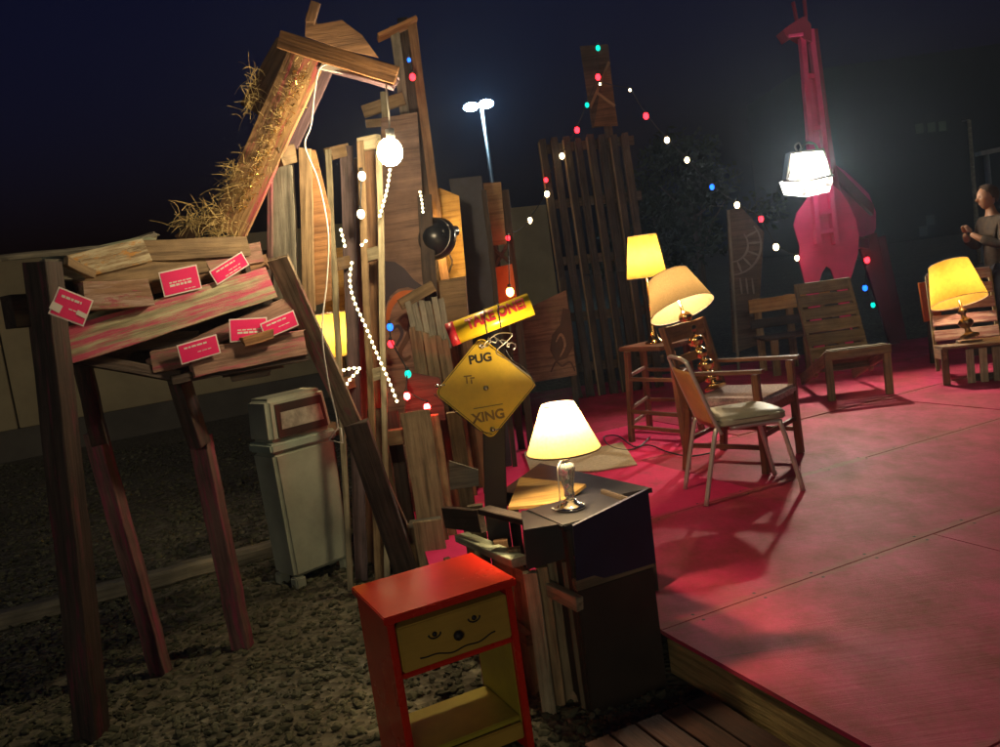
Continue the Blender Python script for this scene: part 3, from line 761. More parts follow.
# adirondack chair
p0, p1 = on(832, 401, SZ), on(890, 394, SZ)
asd = (p1 - p0); asd.z = 0; aw = asd.length; asd.normalize(); afw = V((asd.y, -asd.x, 0))
ad = thing('deck_chair', 'low olive brown slatted deck chair in front of the pink giraffe', 'deck chair', (p0 + p1) / 2)
def DP(f, s, z): return V((p0.x, p0.y, SZ)) + afw * f + asd * s + V((0, 0, z))
for s in (.0, aw):
    plank('leg', DP(0, s, .003), DP(0, s, .42), .06, .045, 'adir', ad, wdir=asd)
    plank('side_rail', DP(.0, s, .38), DP(-.95, s, .06), .1, .03, 'adir', ad)
    plank('back_rail', DP(-.42, s, .16), DP(-.85, s, .96), .06, .03, 'adir', ad)
plank('front_rail', DP(.03, -.03, .40), DP(.03, aw + .03, .40), .075, .025, 'adir', ad)
for i in range(8):
    k = i / 7
    plank('seat_slat', DP(-.02 - .42 * k, 0, .435 - .17 * k), DP(-.02 - .42 * k, aw, .435 - .17 * k), .055, .018, 'adir', ad, wdir=afw)
for i in range(7):
    k = .08 + i / 6 * .9
    plank('back_slat', DP(-.40 - .43 * k, -.015, .18 + .78 * k), DP(-.40 - .43 * k, aw + .015, .18 + .78 * k), .112, .018, 'adir', ad, wdir=V((0, 0, 1)) - afw * .5)

# pink white slatted chair at the right, with its lamp
lc = thing('slatted_chair', 'pink and white slatted pallet chair holding the amber lamp', 'chair', on(960, 372, SZ))
q0 = on(930, 366, SZ); lsd = V((.93, -.36, 0)).normalized(); lfw = V((-.36, -.93, 0)).normalized()
q0 = V((q0.x - .22, 7.7, SZ)); lw = .52
def LP(f, s, z): return q0 + lfw * f + lsd * s + V((0, 0, z))
for i in range(5):
    k = i / 4
    plank('back_slat', LP(-.1 - .22 * k, 0, .36 + .52 * k - .0), LP(-.1 - .22 * k, lw, .36 + .52 * k), .1, .02, 'slatpink', lc, wdir=V((0, 0, 1)) - lfw * .4)
for s in (0., lw):
    plank('back_rail', LP(-.05, s, .04), LP(-.36, s, .9), .05, .03, 'adir', lc)
    plank('leg', LP(.5, s, .003), LP(.5, s, .32), .055, .045, 'brown', lc, wdir=lsd)
    plank('side_rail', LP(.53, s, .27), LP(-.1, s, .2), .09, .03, 'brown', lc)
for i in range(6): plank('seat_slat', LP(.5 - i * .1, -.02, .33 - i * .011), LP(.5 - i * .1, lw + .02, .33 - i * .011), .085, .02, 'brown', lc, wdir=lfw)
opn = trace('orange_panel', [(919, 283), (936, 280), (942, 318), (925, 322)], 8.35, .03, 'oratone', None, ('orange panel standing behind the pink slatted chair', 'panel'))
lpo = LP(.22, .24, .345)
td = (V((-.0, .0, 1)) + V((-.02, .36, 0))).normalized()
lp = thing('table_lamp', 'lit turned wood lamp with glowing amber shade on the slatted chair', 'lamp', lpo + V((0, 0, .02)), 'lit table lamps', V((0, 0, 1)).rotation_difference(td))
prof = [(.0005, 0), (.08, 0), (.08, .018), (.03, .04), (.022, .08), (.05, .1), (.065, .13), (.05, .16), (.022, .175), (.02, .21), (.045, .23), (.03, .25), (.014, .27), (.012, .34), (.0005, .34)]
lathe('turned_body', prof, 'antique', lp)
shade(lp, .235, .165, .33, .36, 'sh_gold2'); bulb(lp, .47, 270)
pq = at(931, 318, 8.39); plank('prop', (pq.x, 8.41, SZ + .003), (pq.x, 8.41, pq.z + .2), .06, .03, 'darkw', opn, wdir=(1, 0, 0))
# low wooden crate at the right edge
pc = thing('pallet_crate', 'low slatted pallet crate at the right edge of the stage', 'crate', on(990, 372, SZ))
g0 = on(972, 384, SZ); cd = V((.96, -.28, 0)).normalized(); cb = V((.28, .96, 0))
for i in range(7): plank('slat', g0 + cd * (i * .1) + V((0, 0, .01)), g0 + cd * (i * .1) + V((0, 0, .3)), .06, .02, 'pale', pc, wdir=cd)
for h in (.05, .27): plank('rail', g0 + cb * .025 + V((0, 0, h)), g0 + cb * .025 + cd * .66 + V((0, 0, h)), .06, .025, 'darkw', pc)
for i in range(4): plank('top_slat', g0 + cb * (.05 + i * .12) + V((0, 0, .315)), g0 + cb * (.05 + i * .12) + cd * .66 + V((0, 0, .315)), .1, .02, 'brown', pc, wdir=cb)

# pallet bench at the back
bn = thing('pallet_bench', 'long pallet wood bench at the back of the stage left of the giraffe', 'bench', (at(780, 350, 9.3).x, 9.3, SZ))
bx0, bx1 = at(752, 310, 9.3).x, at(812, 310, 9.3).x + .25
plank('backrest_board', (bx0, 9.4, SZ + .74), (bx1, 9.4, SZ + .74), .15, .025, 'plytan', bn)
plank('backrest_board', (bx0, 9.4, SZ + .54), (bx1, 9.4, SZ + .54), .1, .025, 'darkw', bn)
for k in range(4): plank('seat_slat', (bx0, 9.32 - k * .11, SZ + .4), (bx1, 9.32 - k * .11, SZ + .4), .09, .022, 'darkw', bn, wdir=(0, 1, 0))
for x in (bx0 + .1, (bx0 + bx1) / 2, bx1 - .1):
    plank('leg', (x, 8.98, SZ + .003), (x, 8.98, SZ + .385), .08, .04, 'tan', bn, wdir=(1, 0, 0))
    plank('back_post', (x, 9.43, SZ + .003), (x, 9.43, SZ + .82), .08, .04, 'tan', bn, wdir=(1, 0, 0))

# rug on the deck
trace('rug', [(524, 452), (540, 446), (585, 450), (622, 442), (637, 464), (600, 470), (556, 472), (530, 470)], lambda x, y: on(x, y, SZ + .014).y, .009, 'rug', None, ('crumpled beige rug lying on the pink deck behind the glass lamp', 'rug'), back=(0, 0, -1))
# rocks by the railing
for (x, y, s, lab) in ((553, 692, .055, 'pale tan rock on the gravel beside the dark cabinet'), (580, 700, .035, 'small rock touching the foot of the dark cabinet')):
    p = on(x, y, 0); bm = bmesh.new(); bmesh.ops.create_icosphere(bm, subdivisions=3, radius=s)
    for v in bm.verts:
        nn = v.co.normalized(); v.co *= 1 + .22 * math.sin(nn.x * 3.1 + 1) * math.cos(nn.y * 4 + s * 90) + .08 * math.sin(nn.z * 9 + nn.x * 7); v.co.z *= .8
    me = bpy.data.meshes.new('rock'); bm.to_mesh(me); bm.free(); me.polygons.foreach_set('use_smooth', [True] * len(me.polygons))
    link('rock', me, 'rock', None, Matrix.Translation(p + V((0, 0, s * .6))), (lab, 'rock'))

# ------------------------------------------------------------------ trash can
a_, b2_ = on(298, 590, 0), on(354, 567, 0)
F = frame_of(a_, (b2_ - a_)); tw_ = (b2_ - a_).length * 1.0
tc = thing('trash_can', 'tall grey green plastic litter bin with a swing flap under the plank animal', 'litter bin', (a_ + b2_) / 2)
def taper(name, z0, z1, s0, s1, mat, bev=.02):
    bm = bmesh.new(); bmesh.ops.create_cube(bm, size=1)
    for v in bm.verts:
        k = s1 if v.co.z > 0 else s0
        v.co = V((v.co.x * k, v.co.y * k * .6, z0 if v.co.z < 0 else z1))
    bmesh.ops.bevel(bm, geom=bm.edges[:], offset=bev, segments=3, affect='EDGES')
    me = bpy.data.meshes.new(name); bm.to_mesh(me); bm.free()
    return link(name, me, mat, tc, F @ Matrix.Translation((tw_ / 2, tw_ * .3, 0)))
taper('bin_body', .07, .84, tw_, tw_ * 1.05, 'can')
taper('rim', .8405, .90, tw_ * 1.12, tw_ * 1.12, 'canside', .012)
lid = taper('lid', .9005, 1.165, tw_ * 1.07, tw_ * .98, 'canlid', .025)
lo_ = tw_ / 2 - tw_ * .55
def sl_y(z): return tw_ * .3 - tw_ * .6 * (.55 - .06 * (z - .9) / .265)
bm_pts = [(lo_ + .06, .93), (lo_ + tw_ * 1.1 - .05, .93), (lo_ + tw_ * 1.1 - .06, 1.125), (lo_ + .07, 1.125)]
def onlid(pts, d): return [F @ V((x, sl_y(z) - d, z)) for x, z in pts]
def slab(name, f, t, mat, parent):
    back_ = F.to_3x3() @ V((0, t, 0)); n = len(f); vs = f + [p + back_ for p in f]
    return poly(name, vs, [tuple(range(n)), tuple(range(2 * n - 1, n - 1, -1))] + [(i, (i + 1) % n, n + (i + 1) % n, n + i) for i in range(n)], mat, parent)
slab('flap_frame', onlid(bm_pts, .012), .03, 'canhole', lid)
ins = [(x + (.025 if i in (0, 3) else -.025), z + (.045 if i < 2 else -.05)) for i, (x, z) in enumerate(bm_pts)]
slab('flap', onlid(ins, .018), .01, 'canflap', lid)
for (x, y) in ((.03, .03), (tw_ - .03, .03), (.03, tw_ * .6 - .03), (tw_ - .03, tw_ * .6 - .03)): box('foot', F, (x - .035, y - .035, 0), (x + .035, y + .035, .0695), 'can', tc, .008)

# ------------------------------------------------------------------ the plank animal
def by(x, y=0): return 3.5 + (x - 45) / 245 * .75
def bat(x, y, d=0): p = at(x, y, by(x)); return p + V((.5, -.86, 0)) * d
an = thing('plank_animal', 'tall long necked animal built of scrap planks on post legs', 'sculpture', V((-1.6, 3.95, 0)))
def bp(name, x0, y0, x1, y1, wpx, mat, d=0., t=.025, rag=.012, jit=.003, **kw):
    Ym = (by(x0) + by(x1)) / 2
    return plank(name, bat(x0, y0, d), bat(x1, y1, d), m2(wpx, Ym), t, mat, an, rag=rag, jit=jit, **kw)
bodyax = V((.5, -.86, 0))
# dark inner box, painted shade for the gaps between the boards
trace('shade_core', [(62, 268), (150, 250), (268, 250), (300, 330), (302, 358), (190, 372), (75, 352)], lambda x, y: by(x) + .09, .35, 'darkw', an, back=(-.5, .86, 0))
bp('flank_board', 66, 346, 269, 283, 34, 'palepink', .03, .035)
bp('flank_board', 58, 334, 122, 305, 11, 'greenp', .015)
bp('flank_block', 80, 298, 146, 294, 27, 'flake', .06, .07)
bp('flank_board', 188, 364, 303, 342, 26, 'pinkish', .04)
bp('flank_board', 150, 366, 290, 303, 15, 'pinkish', .005)
bp('flank_block', 152, 362, 190, 354, 22, 'pinkish', .02)
bp('back_board', 72, 268, 146, 250, 24, 'mixpaint', .02)
bp('back_board', 141, 251, 246, 247, 20, 'tan', .0, .04)
bp('back_board', 74, 284, 205, 262, 22, 'tan', .0)
bp('back_board', 48, 257, 155, 236, 11, 'greenp', -.12, .02, .02, wdir=(-.2, 1, .5))
bp('back_board', 100, 246, 160, 232, 9, 'pale', -.2, .02, .02, wdir=(-.2, 1, .3))
bp('back_board', 45, 270, 84, 272, 20, 'grey', .01, .05)
bp('back_board', 205, 262, 262, 252, 20, 'pinkish', .0)
bp('back_board', 2, 257, 120, 246, 7, 'grey', -.05, .02, .02, wdir=(-.2, 1, .4))
bp('back_board', 120, 243, 160, 230, 10, 'grey', -.15, .018, .025, wdir=(-.2, 1, .3))
bp('scrap', 66, 262, 92, 276, 9, 'tan', .05, .03, .01)
bp('flank_board', 110, 345, 200, 338, 16, 'darkw', .0)
bp('flank_board', 200, 352, 300, 318, 17, 'brown', -.02)
bp('flank_board', 150, 286, 268, 262, 16, 'brown', -.01)
bp('scrap', 238, 342, 268, 334, 10, 'orange', .085, .012, .012)
bp('scrap', 232, 379, 268, 373, 6, 'grey', .0, .02, .02)
bp('belly_rail', 76, 358, 176, 376, 12, 'darkw', .0, .05)
bp('belly_rail', 170, 380, 305, 356, 9, 'darkw', .02, .05)
bp('belly_board', 225, 372, 285, 362, 12, 'grey', -.05, .02)
bp('tail_block', 8, 312, 50, 308, 32, 'darkw', .0, .1, 0)
bp('shoulder_strut', 244, 250, 258, 300, 24, 'darkw', -.02, .05)
# legs
def leg(x0, y0, Yt, x1, y1, wpx, mat, t=.07, name='leg'):
    p1_ = on(x1, y1, .0); p0_ = at(x0, y0, Yt)
    return plank(name, p1_ + V((0, 0, .004)), p0_, m2(wpx, p1_.y), t, mat, an, wdir=(1, -.2, 0), jit=.003)
leg(42, 262, 3.44, 93, 737, 26, 'legw', .1)
l2 = leg(95, 432, 3.93, 162, 673, 18, 'legpink'); bp('leg_top', 82, 345, 104, 447, 26, 'legw', -.15, .07)
l3 = leg(200, 436, 4.12, 243, 648, 19, 'legpink'); bp('leg_top', 182, 375, 204, 447, 20, 'legw', -.1, .07)
# neck and head
Yn = 4.22
def np_(name, x0, y0, x1, y1, wpx, mat, Y0=Yn, Y1=None, t=.03, rag=.008, wd=(1, 0, .3), **kw):
    Y1 = Y1 or Y0
    return plank(name, at(x0, y0, Y0), at(x1, y1, Y1), m2(wpx, (Y0 + Y1) / 2), t, mat, an, wdir=wd, rag=rag, **kw)
neck = np_('neck_board', 228, 232, 306, 58, 36, 'neckw', 4.2, 4.22)
np_('neck_board', 252, 110, 288, 45, 24, 'brown', 4.3, 4.3)
np_('neck_board', 283, 160, 328, 62, 16, 'purple', 4.32, 4.3)
np_('neck_board', 180, 240, 238, 200, 12, 'brown', 4.3, 4.3, wd=(0, 0, 1))
np_('neck_support', 281, 165, 287, 300, 24, 'grey', 4.3, 4.3, t=.05)
np_('neck_support', 270, 150, 270, 262, 5, 'legpink', 4.26, 4.26)
np_('log_stub', 276, 158, 291, 154, 18, 'tan', 4.22, 4.3, t=.08, wd=(0, 0, 1))
np_('neck_support', 305, 148, 309, 312, 12, 'tan', 4.28, 4.28)
trace('neck_panel', [(310, 150), (315, 150), (330, 212), (331, 300), (314, 306)], 4.3, .02, 'orange', an)
np_('head_board', 281, 40, 397, 76, 17, 'orange', 4.15, 4.02, wd=(0, 0, 1))
trace('head_panel', [(306, 12), (318, 24), (342, 20), (362, 35), (378, 57), (340, 48), (305, 36)], 4.32, .02, 'brown', an)
np_('head_board', 320, 63, 396, 84, 12, 'purple', 4.17, 4.04, wd=(0, .6, 1))
np_('jaw_board', 322, 66, 372, 76, 7, 'white', 4.15, 4.08, wd=(0, 0, 1))
np_('ear', 310, 22, 316, 2, 9, 'brown', 4.3, 4.3)
# straw: one mesh of many stalks per clump
def straw(name, spots, n, mat, length, parent, thick=.0016, spread=.6):
    vs, fs = [], []
    for _ in range(n):
        x0, y0, Y0, r0_ = rnd.choice(spots)
        p = at(x0 + rnd.gauss(0, r0_), y0 + rnd.gauss(0, r0_), Y0 + rnd.uniform(-.03, .03))
        d = V((rnd.gauss(-.25, spread), rnd.gauss(-.3, spread * .7), rnd.gauss(0, spread))).normalized()
        pts = []
        L_ = length * rnd.uniform(.4, 1.3); bend = V((rnd.gauss(0, .5), rnd.gauss(0, .3), -.5 + rnd.gauss(0, .4)))
        for i in range(5): pts.append(p); p = p + d * L_ / 4; d = (d + bend * .3).normalized()
        a, f = tube_geo(pts, thick * rnd.uniform(.7, 1.5), 3, thick * .5)
        o_ = len(vs); vs += a; fs += [tuple(i + o_ for i in q_) for q_ in f]
    o = poly(name, vs, fs, mat, parent); o['kind'] = 'stuff'; return o
def seg_pts(a, b2, Y, n, r): return [(a[0] + (b2[0] - a[0]) * i / n, a[1] + (b2[1] - a[1]) * i / n, Y, r) for i in range(n + 1)]
straw('straw_mane', seg_pts((254, 70), (252, 112), 4.22, 6, 4), 60, 'straw', .1, an)
straw('straw_tuft', [(238, 165, 4.2, 5), (236, 178, 4.2, 6), (233, 192, 4.2, 5)], 110, 'straw', .1, an)
straw('straw_tuft', [(196, 216, 4.15, 7), (208, 220, 4.15, 7), (186, 222, 4.1, 6), (226, 214, 4.18, 6), (228, 232, 4.18, 6), (218, 228, 4.15, 6)], 190, 'straw', .1, an)
straw('neck_straw', seg_pts((238, 205), (302, 70), 4.18, 12, 5.5), 330, 'straw', .035, an)
straw('neck_tinsel', seg_pts((241, 205), (300, 78), 4.175, 12, 4.5), 320, 'gold', .02, an, .0022)
# crimson cards tucked between the boards
def card(cs, lab, Yo, lines, glare=False):
    P_ = [bat(x, y, Yo) for x, y in cs]; X = ((P_[1] - P_[0]) + (P_[2] - P_[3])) / 2; Yy = ((P_[0] - P_[3]) + (P_[1] - P_[2])) / 2
    w_, h_ = X.length, Yy.length; c_ = sum(P_, V((0, 0, 0))) / 4; nrm = X.cross(Yy).normalized()
    F_ = face_frame(c_, X, nrm)
    t = thing('card', lab, 'card', c_ - V((0, 0, h_ / 2)), 'crimson cards on the plank animal')
    box('card_border', F_, (-w_ / 2, -h_ / 2, -.001), (w_ / 2, h_ / 2, 0), 'cardw', t, 0)
    pr = box('printed_face', F_, (-w_ / 2 + .006, -h_ / 2 + .006, .0003), (w_ / 2 - .006, h_ / 2 - .006, .0012), 'cardr', t, 0)
    for (yy, x0, x1, hh) in lines:
        x = x0
        while x < x1 - .02:
            xe = min(x1, x + rnd.uniform(.06, .14))
            box('printed_line', F_, (w_ * (x - .5), h_ * (yy - .5) - hh * h_ / 2, .0013), (w_ * (xe - .5), h_ * (yy - .5) + hh * h_ / 2, .0018), 'white', pr, 0); x = xe + .025
    if glare:  # white patches painted as glare on the card
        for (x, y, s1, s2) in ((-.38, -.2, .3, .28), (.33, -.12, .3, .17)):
            box('painted_glint', F_ @ Matrix.Translation((x * w_, y * h_, .002)) @ Matrix.Rotation(R(-6), 4, 'Z'), (-s1 * w_ / 2, -s2 * h_ / 2, 0), (s1 * w_ / 2, s2 * h_ / 2, .0008), 'white', t, 0)
mid = [(.5, .2, .82, .05), (.38, .2, .8, .085), (.14, .55, .85, .03)]; tit = [(.74, .15, .72, .085), (.4, .45, .8, .04)]
card([(157, 273), (195, 266), (197, 289), (160, 299)], 'crimson card standing upright above the long pink flaked board', .075, mid)
card([(204, 274), (236, 254), (247, 265), (215, 285)], 'crimson card leaning steeply at the right end of the top row', .075, tit + [(.2, .3, .8, .06)])
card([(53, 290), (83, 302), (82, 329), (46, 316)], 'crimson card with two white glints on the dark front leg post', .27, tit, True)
card([(173, 346), (212, 334), (218, 353), (179, 364)], 'crimson card lowest on the belly under the long flaked board', .075, tit)
card([(226, 320), (265, 317), (262, 340), (226, 342)], 'crimson card level and partly covered by another card', .07, mid)
card([(254, 326), (287, 310), (295, 326), (262, 338)], 'crimson card tilted and overlapping the level card beside it', .085, tit)
# hanging cord with triangle hook
cdp = smooth_path([at(372, 66, 4.24), at(345, 68, 4.16), at(322, 66, 4.12), at(315, 90, 4.15), at(311, 125, 4.15), at(305, 146, 4.15), at(318, 180, 4.2), at(328, 230, 4.15), at(327, 280, 4.1), at(322, 330, 4.0), at(328, 380, 3.98), at(336, 415, 3.98), at(338, 430, 3.98)])
cdt = thing('hanging_cord', 'thin white cord trailing from the animal head to a triangle hook', 'cord', at(338, 442, 3.98))
tube('cord_line', cdp, .004, 'cord', cdt, seg=6)
tri = [at(338, 428, 3.98), at(329, 440, 3.98), at(343, 443, 3.97), at(341, 428, 3.98), at(338, 428, 3.98)]
tube('triangle_hook', tri, .004, 'cord', cdt, seg=6)
# bare bulb under the snout
bb = thing('bare_bulb', 'glaring bare globe bulb hanging under the animal snout', 'light bulb', at(391, 165, 4.0))
ball('globe', at(390, 152, 4.0), .058, 'globe', bb, 1.1, 20)
pz = at(391, 140, 4.0)
tube('socket', [pz + V((0, 0, -.005)), pz + V((0, 0, .05))], .02, 'steel', bb)
tube('flex', smooth_path([pz + V((0, 0, .05)), at(389, 115, 4.0), at(387, 98, 4.01), at(386, 84, 4.03)]), .004, 'cord', bb, seg=6)

# leaning plank
plank('leaning_plank', on(420, 574, .0) + V((0, 0, .01)), at(278, 258, 4.15), m2(19, 4.6), .03, 'streak', None, wdir=(1, 0, 0), rag=.01, tag=('long pink streaked plank leaning from the pallets to the animal shoulder', 'plank'))
plank('shaded_plank_end', on(413, 592, .0) + V((0, 0, .01)), at(356, 424, 4.42), m2(24, 4.6), .05, 'darkw', None, wdir=(1, 0, 0), rag=.01, tag=('short dark piece painted as the shaded lower end of the leaning plank', 'beam'))  # dark piece added for the shaded lower end of the leaning plank
# low upright pallets beside the bin
up = thing('low_pallet', 'short upright pallet of tan boards beside the litter bin', 'pallet', on(415, 580, 0))
def up_b(name, x0, y0, Y, wpx, mat, parent, z0=0.004, xb=None, xm=None, **kw):
    p = at(x0, y0, Y)
    if xm is not None:      # the upright leans through a second point
        q_ = at(xm, 400, Y); xb = p.x + (q_.x - p.x) * (p.z - z0) / (p.z - q_.z)
    return plank(name, (p.x if xb is None else xb, Y, z0), p, m2(wpx, Y), .022, mat, parent, wdir=(1, 0, 0), rag=.006, jit=.003, **kw)
up_b('slat', 375, 409, 4.85, 16, 'palletlit', up)
up_b('slat', 415, 411, 4.82, 30, 'palletlit', up)
up_b('slat', 391, 412, 4.95, 14, 'darkw', up)  # dark slat painted in for the shaded gap between two boards
up_b('slat', 433, 415, 4.9, 12, 'tan', up)
for z in (.25, .85): plank('stringer', (at(372, 480, 4.9).x, 4.9, z), (at(440, 480, 4.9).x, 4.9, z), .09, .06, 'tan', up)
up2 = thing('low_pallet', 'shorter tan pallet block in front of the upright pallet', 'pallet', on(425, 588, 0))
up_b('slat', 427, 521, 4.66, 30, 'palletlit', up2)
up_b('slat', 412, 524, 4.70, 10, 'tan', up2)
p = at(425, 522, 4.7); plank('cap', p + V((-.09, 0, 0)), p + V((.09, 0, 0)), .1, .02, 'grey', up2, wdir=(0, 1, 0))

# ------------------------------------------------------------------ tall upright pallets behind the animal
def frame_pallet(lab, edges, mat):
    t = thing('tall_pallet', lab, 'pallet', (at(edges[0][5], 400, edges[0][3]).x, edges[0][3], 0), 'tall upright pallets behind the animal')
    for (x0, y0, wpx, Y, mt_, xm_) in edges: up_b('slat', x0, y0, Y, wpx, mt_, t, xm=xm_)
    e0, e9 = edges[0], edges[-1]
    for yy in (e0[1] + 4, e0[1] + 115, e0[1] + 235):
        k_ = (yy - e0[1]) / (400 - e0[1]); plank('stringer', at(e0[0] + (e0[5] - e0[0]) * k_, yy, e0[3] + .03), at(e9[0] + (e9[5] - e9[0]) * k_, yy - 4, e9[3] + .03), .07, .05, mat, t)
    return t
frame_pallet('narrow pallet frame with a tall dark gap beside the white cord', [(328, 150, 6, 4.8, 'pale', 341), (346, 146, 13, 4.95, 'mauve', 355)], 'tan')
frame_pallet('narrow pallet frame with a bright edge next to the bare bulb', [(360, 141, 7, 4.75, 'tan', 371), (367, 146, 14, 4.95, 'brown', 377), (379, 140, 6, 4.7, 'pale', 384)], 'pale')
frame_pallet('pair of broad brown boards standing behind the bright edged narrow frame', [(356, 160, 15, 5.25, 'tan', 364), (373, 152, 15, 5.28, 'brown', 377)], 'tan')
# plywood painted board
pb_ = thing('painted_board', 'tall plywood board painted with a dark curling face behind the bulb', 'painted board', (at(408, 400, 5.6).x, 5.6, 0))
pB = 5.55
bl, br = at(381, 118, pB), at(417, 112, pB)
gl = at(381 + 30, 400, pB).x; 
def leanx(p, xm): q_ = at(xm, 400, pB); return p.x + (q_.x - p.x) * p.z / (p.z - q_.z)
vs = [bl, br, V((leanx(br, 436), pB, .0)), V((leanx(bl, 386), pB, .0))]
poly('plywood', vs + [v + V((0, .02, 0)) for v in vs], [(0, 1, 2, 3), (7, 6, 5, 4), (0, 1, 5, 4), (1, 2, 6, 5), (2, 3, 7, 6), (3, 0, 4, 7)], 'plyface', pb_)
def paint(px, mat, par, Y=pB): return trace('painted_shape', px, Y - .004, .003, mat, par)
paint([(384, 261), (395, 262), (404, 268), (414, 280), (427, 289), (420, 291), (408, 287), (398, 289), (390, 296), (385, 308)], 'paintdark', pb_)
def stroke(pts, w, mat, par, Y):
    pts = smooth_path([V((x, y, 0)) for x, y in pts], 6); L_, R_ = [], []
    for i, p in enumerate(pts):
        d = (pts[min(i + 1, len(pts) - 1)] - pts[max(i - 1, 0)]).normalized(); n_ = V((-d.y, d.x, 0)) * w * (1 - .5 * abs(2 * i / len(pts) - 1))
        L_.append((p.x + n_.x, p.y + n_.y)); R_.append((p.x - n_.x, p.y - n_.y))
    return trace('painted_stroke', L_ + R_[::-1], Y - .004, .003, mat, par)
stroke([(387, 322), (391, 305), (402, 294), (420, 293)], 3.4, 'oratone', pb_, pB)
stroke([(396, 322), (404, 316), (410, 320), (408, 336), (400, 352), (404, 360), (411, 356)], 2.6, 'paintbr', pb_, pB)
stroke([(392, 330), (398, 326), (402, 334), (396, 346)], 2, 'paintdark', pb_, pB)
# post with trough top
tp_ = thing('trough_post', 'tall narrow trough of planks rising beyond the animal snout', 'post', (at(440, 400, 5.75).x, 5.75, 0))
up_b('plank', 394, 26, 5.75, 9, 'grey', tp_, xb=at(440, 400, 5.75).x - .03)
up_b('plank', 402, 18, 5.83, 10, 'darkw', tp_, xb=at(448, 400, 5.83).x)
up_b('plank', 411, 18, 5.75, 9, 'brown', tp_, xb=at(458, 400, 5.75).x)
plank('cap', at(378, 38, 5.7), at(416, 20, 5.75), .12, .025, 'orange', tp_, wdir=(0, 1, 0))
plank('crosspiece', at(363, 112, 5.68), at(404, 98, 5.68), .08, .03, 'tan', tp_)
plank('crosspiece', at(366, 124, 5.66), at(406, 120, 5.66), .05, .03, 'tan', tp_)
plank('crosspiece', at(384, 92, 5.62), at(386, 120, 5.62), .05, .03, 'pale', tp_, wdir=(1, 0, 0))

# hidden amber lamp behind the pallets
hp = at(336, 356, 5.5)
lp = thing('table_lamp', 'amber lit lamp half hidden behind the narrow pallet frames', 'lamp', V((hp.x, 5.5, hp.z - .45)), 'lit table lamps')
shade(lp, .14, .11, .45, .28, 'sh_gold'); bulb(lp, .6, 260)
lathe('base', [(.0005, 0), (.07, 0), (.07, .02), (.02, .05), (.03, .2), (.012, .3), (.012, .56), (.0005, .56)], 'brass', lp)
F = Matrix.Translation((hp.x, 5.5, 0))
side = thing('side_table', 'plain wooden side table under the half hidden amber lamp', 'table', (hp.x, 5.5, 0))
tz_ = hp.z - .45 - .003
box('table_top', F, (-.2, -.2, tz_ - .03), (.2, .2, tz_), 'brown', side)
for sx1 in (-.16, .16):
    for sy1 in (-.16, .16): box('leg', F, (sx1 - .02, sy1 - .02, 0), (sx1 + .02, sy1 + .02, tz_ - .031), 'brown', side)
apn = trace('amber_panel', [(322, 250), (352, 246), (354, 310), (324, 312)], 5.75, .02, 'plytan', None, ('ochre panel above the half hidden amber lamp', 'panel'))
for xq in (328, 347): pq = at(xq, 280, 5.79); plank('prop', (pq.x, 5.79, .004), pq, .06, .03, 'darkw', apn, wdir=(1, 0, 0))
# clamp lamp, lit panel, boards
dp_ = thing('dark_post', 'dark narrow post behind the black cone work lamp', 'post', (at(428, 400, 5.55).x, 5.5, 0))
up_b('post_board', 424, 195, 5.5, 14, 'darkw', dp_, xm=438)
yp = thing('ochre_board', 'wide ochre board lit by the black cone work lamp', 'board', (at(452, 400, 5.9).x, 5.9, 0))
trace('board_face', [(421, 192), (440, 188), (459, 196), (466, 277), (433, 286)], 5.9, .025, 'plytan', yp)
up_b('support', 447, 200, 5.95, 16, 'brown', yp, xb=at(470, 400, 5.95).x)
wlamp = thing('work_lamp', 'black cone shaped clamp work lamp pointing at the ochre board', 'work lamp', at(430, 250, 5.62))
cdir = V((.35, .75, -.2)).normalized()
q = V((0, 0, 1)).rotation_difference(-cdir)
cpos = at(431, 236, 5.52)
Mq = Matrix.Translation(cpos) @ q.to_matrix().to_4x4()
Mq_l = pm(wlamp).inverted() @ Mq
lathe('reflector', [(.14, -.085), (.135, -.06), (.11, -.01), (.07, .03), (.035, .05), (.0005, .055)], 'cone', wlamp, 28, True, Mq_l)
lathe('lens', [(.0005, -.088), (.11, -.088), (.11, -.0865), (.0005, -.0865)], glow('work_lens', (1, .62, .2), 38), wlamp, 24, True, Mq_l)
tube('handle', [at(440, 232, 5.5), at(456, 231, 5.6)], .035, 'cone', wlamp)
tube('reflector_band', [cpos + q @ V((.125 * math.cos(a), .125 * math.sin(a), -.03)) for a in np.linspace(0, 6.28, 25)], .004, 'steel', wlamp, seg=5)
tube('clamp', smooth_path([at(450, 236, 5.56), at(448, 250, 5.6), at(452, 262, 5.7), at(449, 272, 5.8)]), .006, 'steel', wlamp, seg=6)
bbx = thing('brown_crate', 'brown plywood box under the lit ochre board', 'box', (at(450, 330, 5.7).x, 5.7, 0))
trace('box_face', [(431, 282), (465, 276), (468, 322), (434, 328)], 5.6, .28, 'ply', bbx)
p = at(452, 322, 5.75); plank('leg', (p.x - .05, 5.78, .004), (p.x - .05, 5.78, p.z), .07, .05, 'brown', bbx, wdir=(1, 0, 0)); plank('leg', (p.x + .08, 5.78, .004), (p.x + .08, 5.78, p.z), .07, .05, 'brown', bbx, wdir=(1, 0, 0))
plank('striped_arm', at(400, 305, 5.3), at(433, 286, 5.4), .07, .03, 'tan', None, tag=('short pale stick crossing the dark painted face', 'stick'))
bs = thing('slat_panel', 'panel of pale vertical slats with jagged broken ends under the brown box', 'slat panel', (at(428, 390, 5.2).x, 5.2, 0))
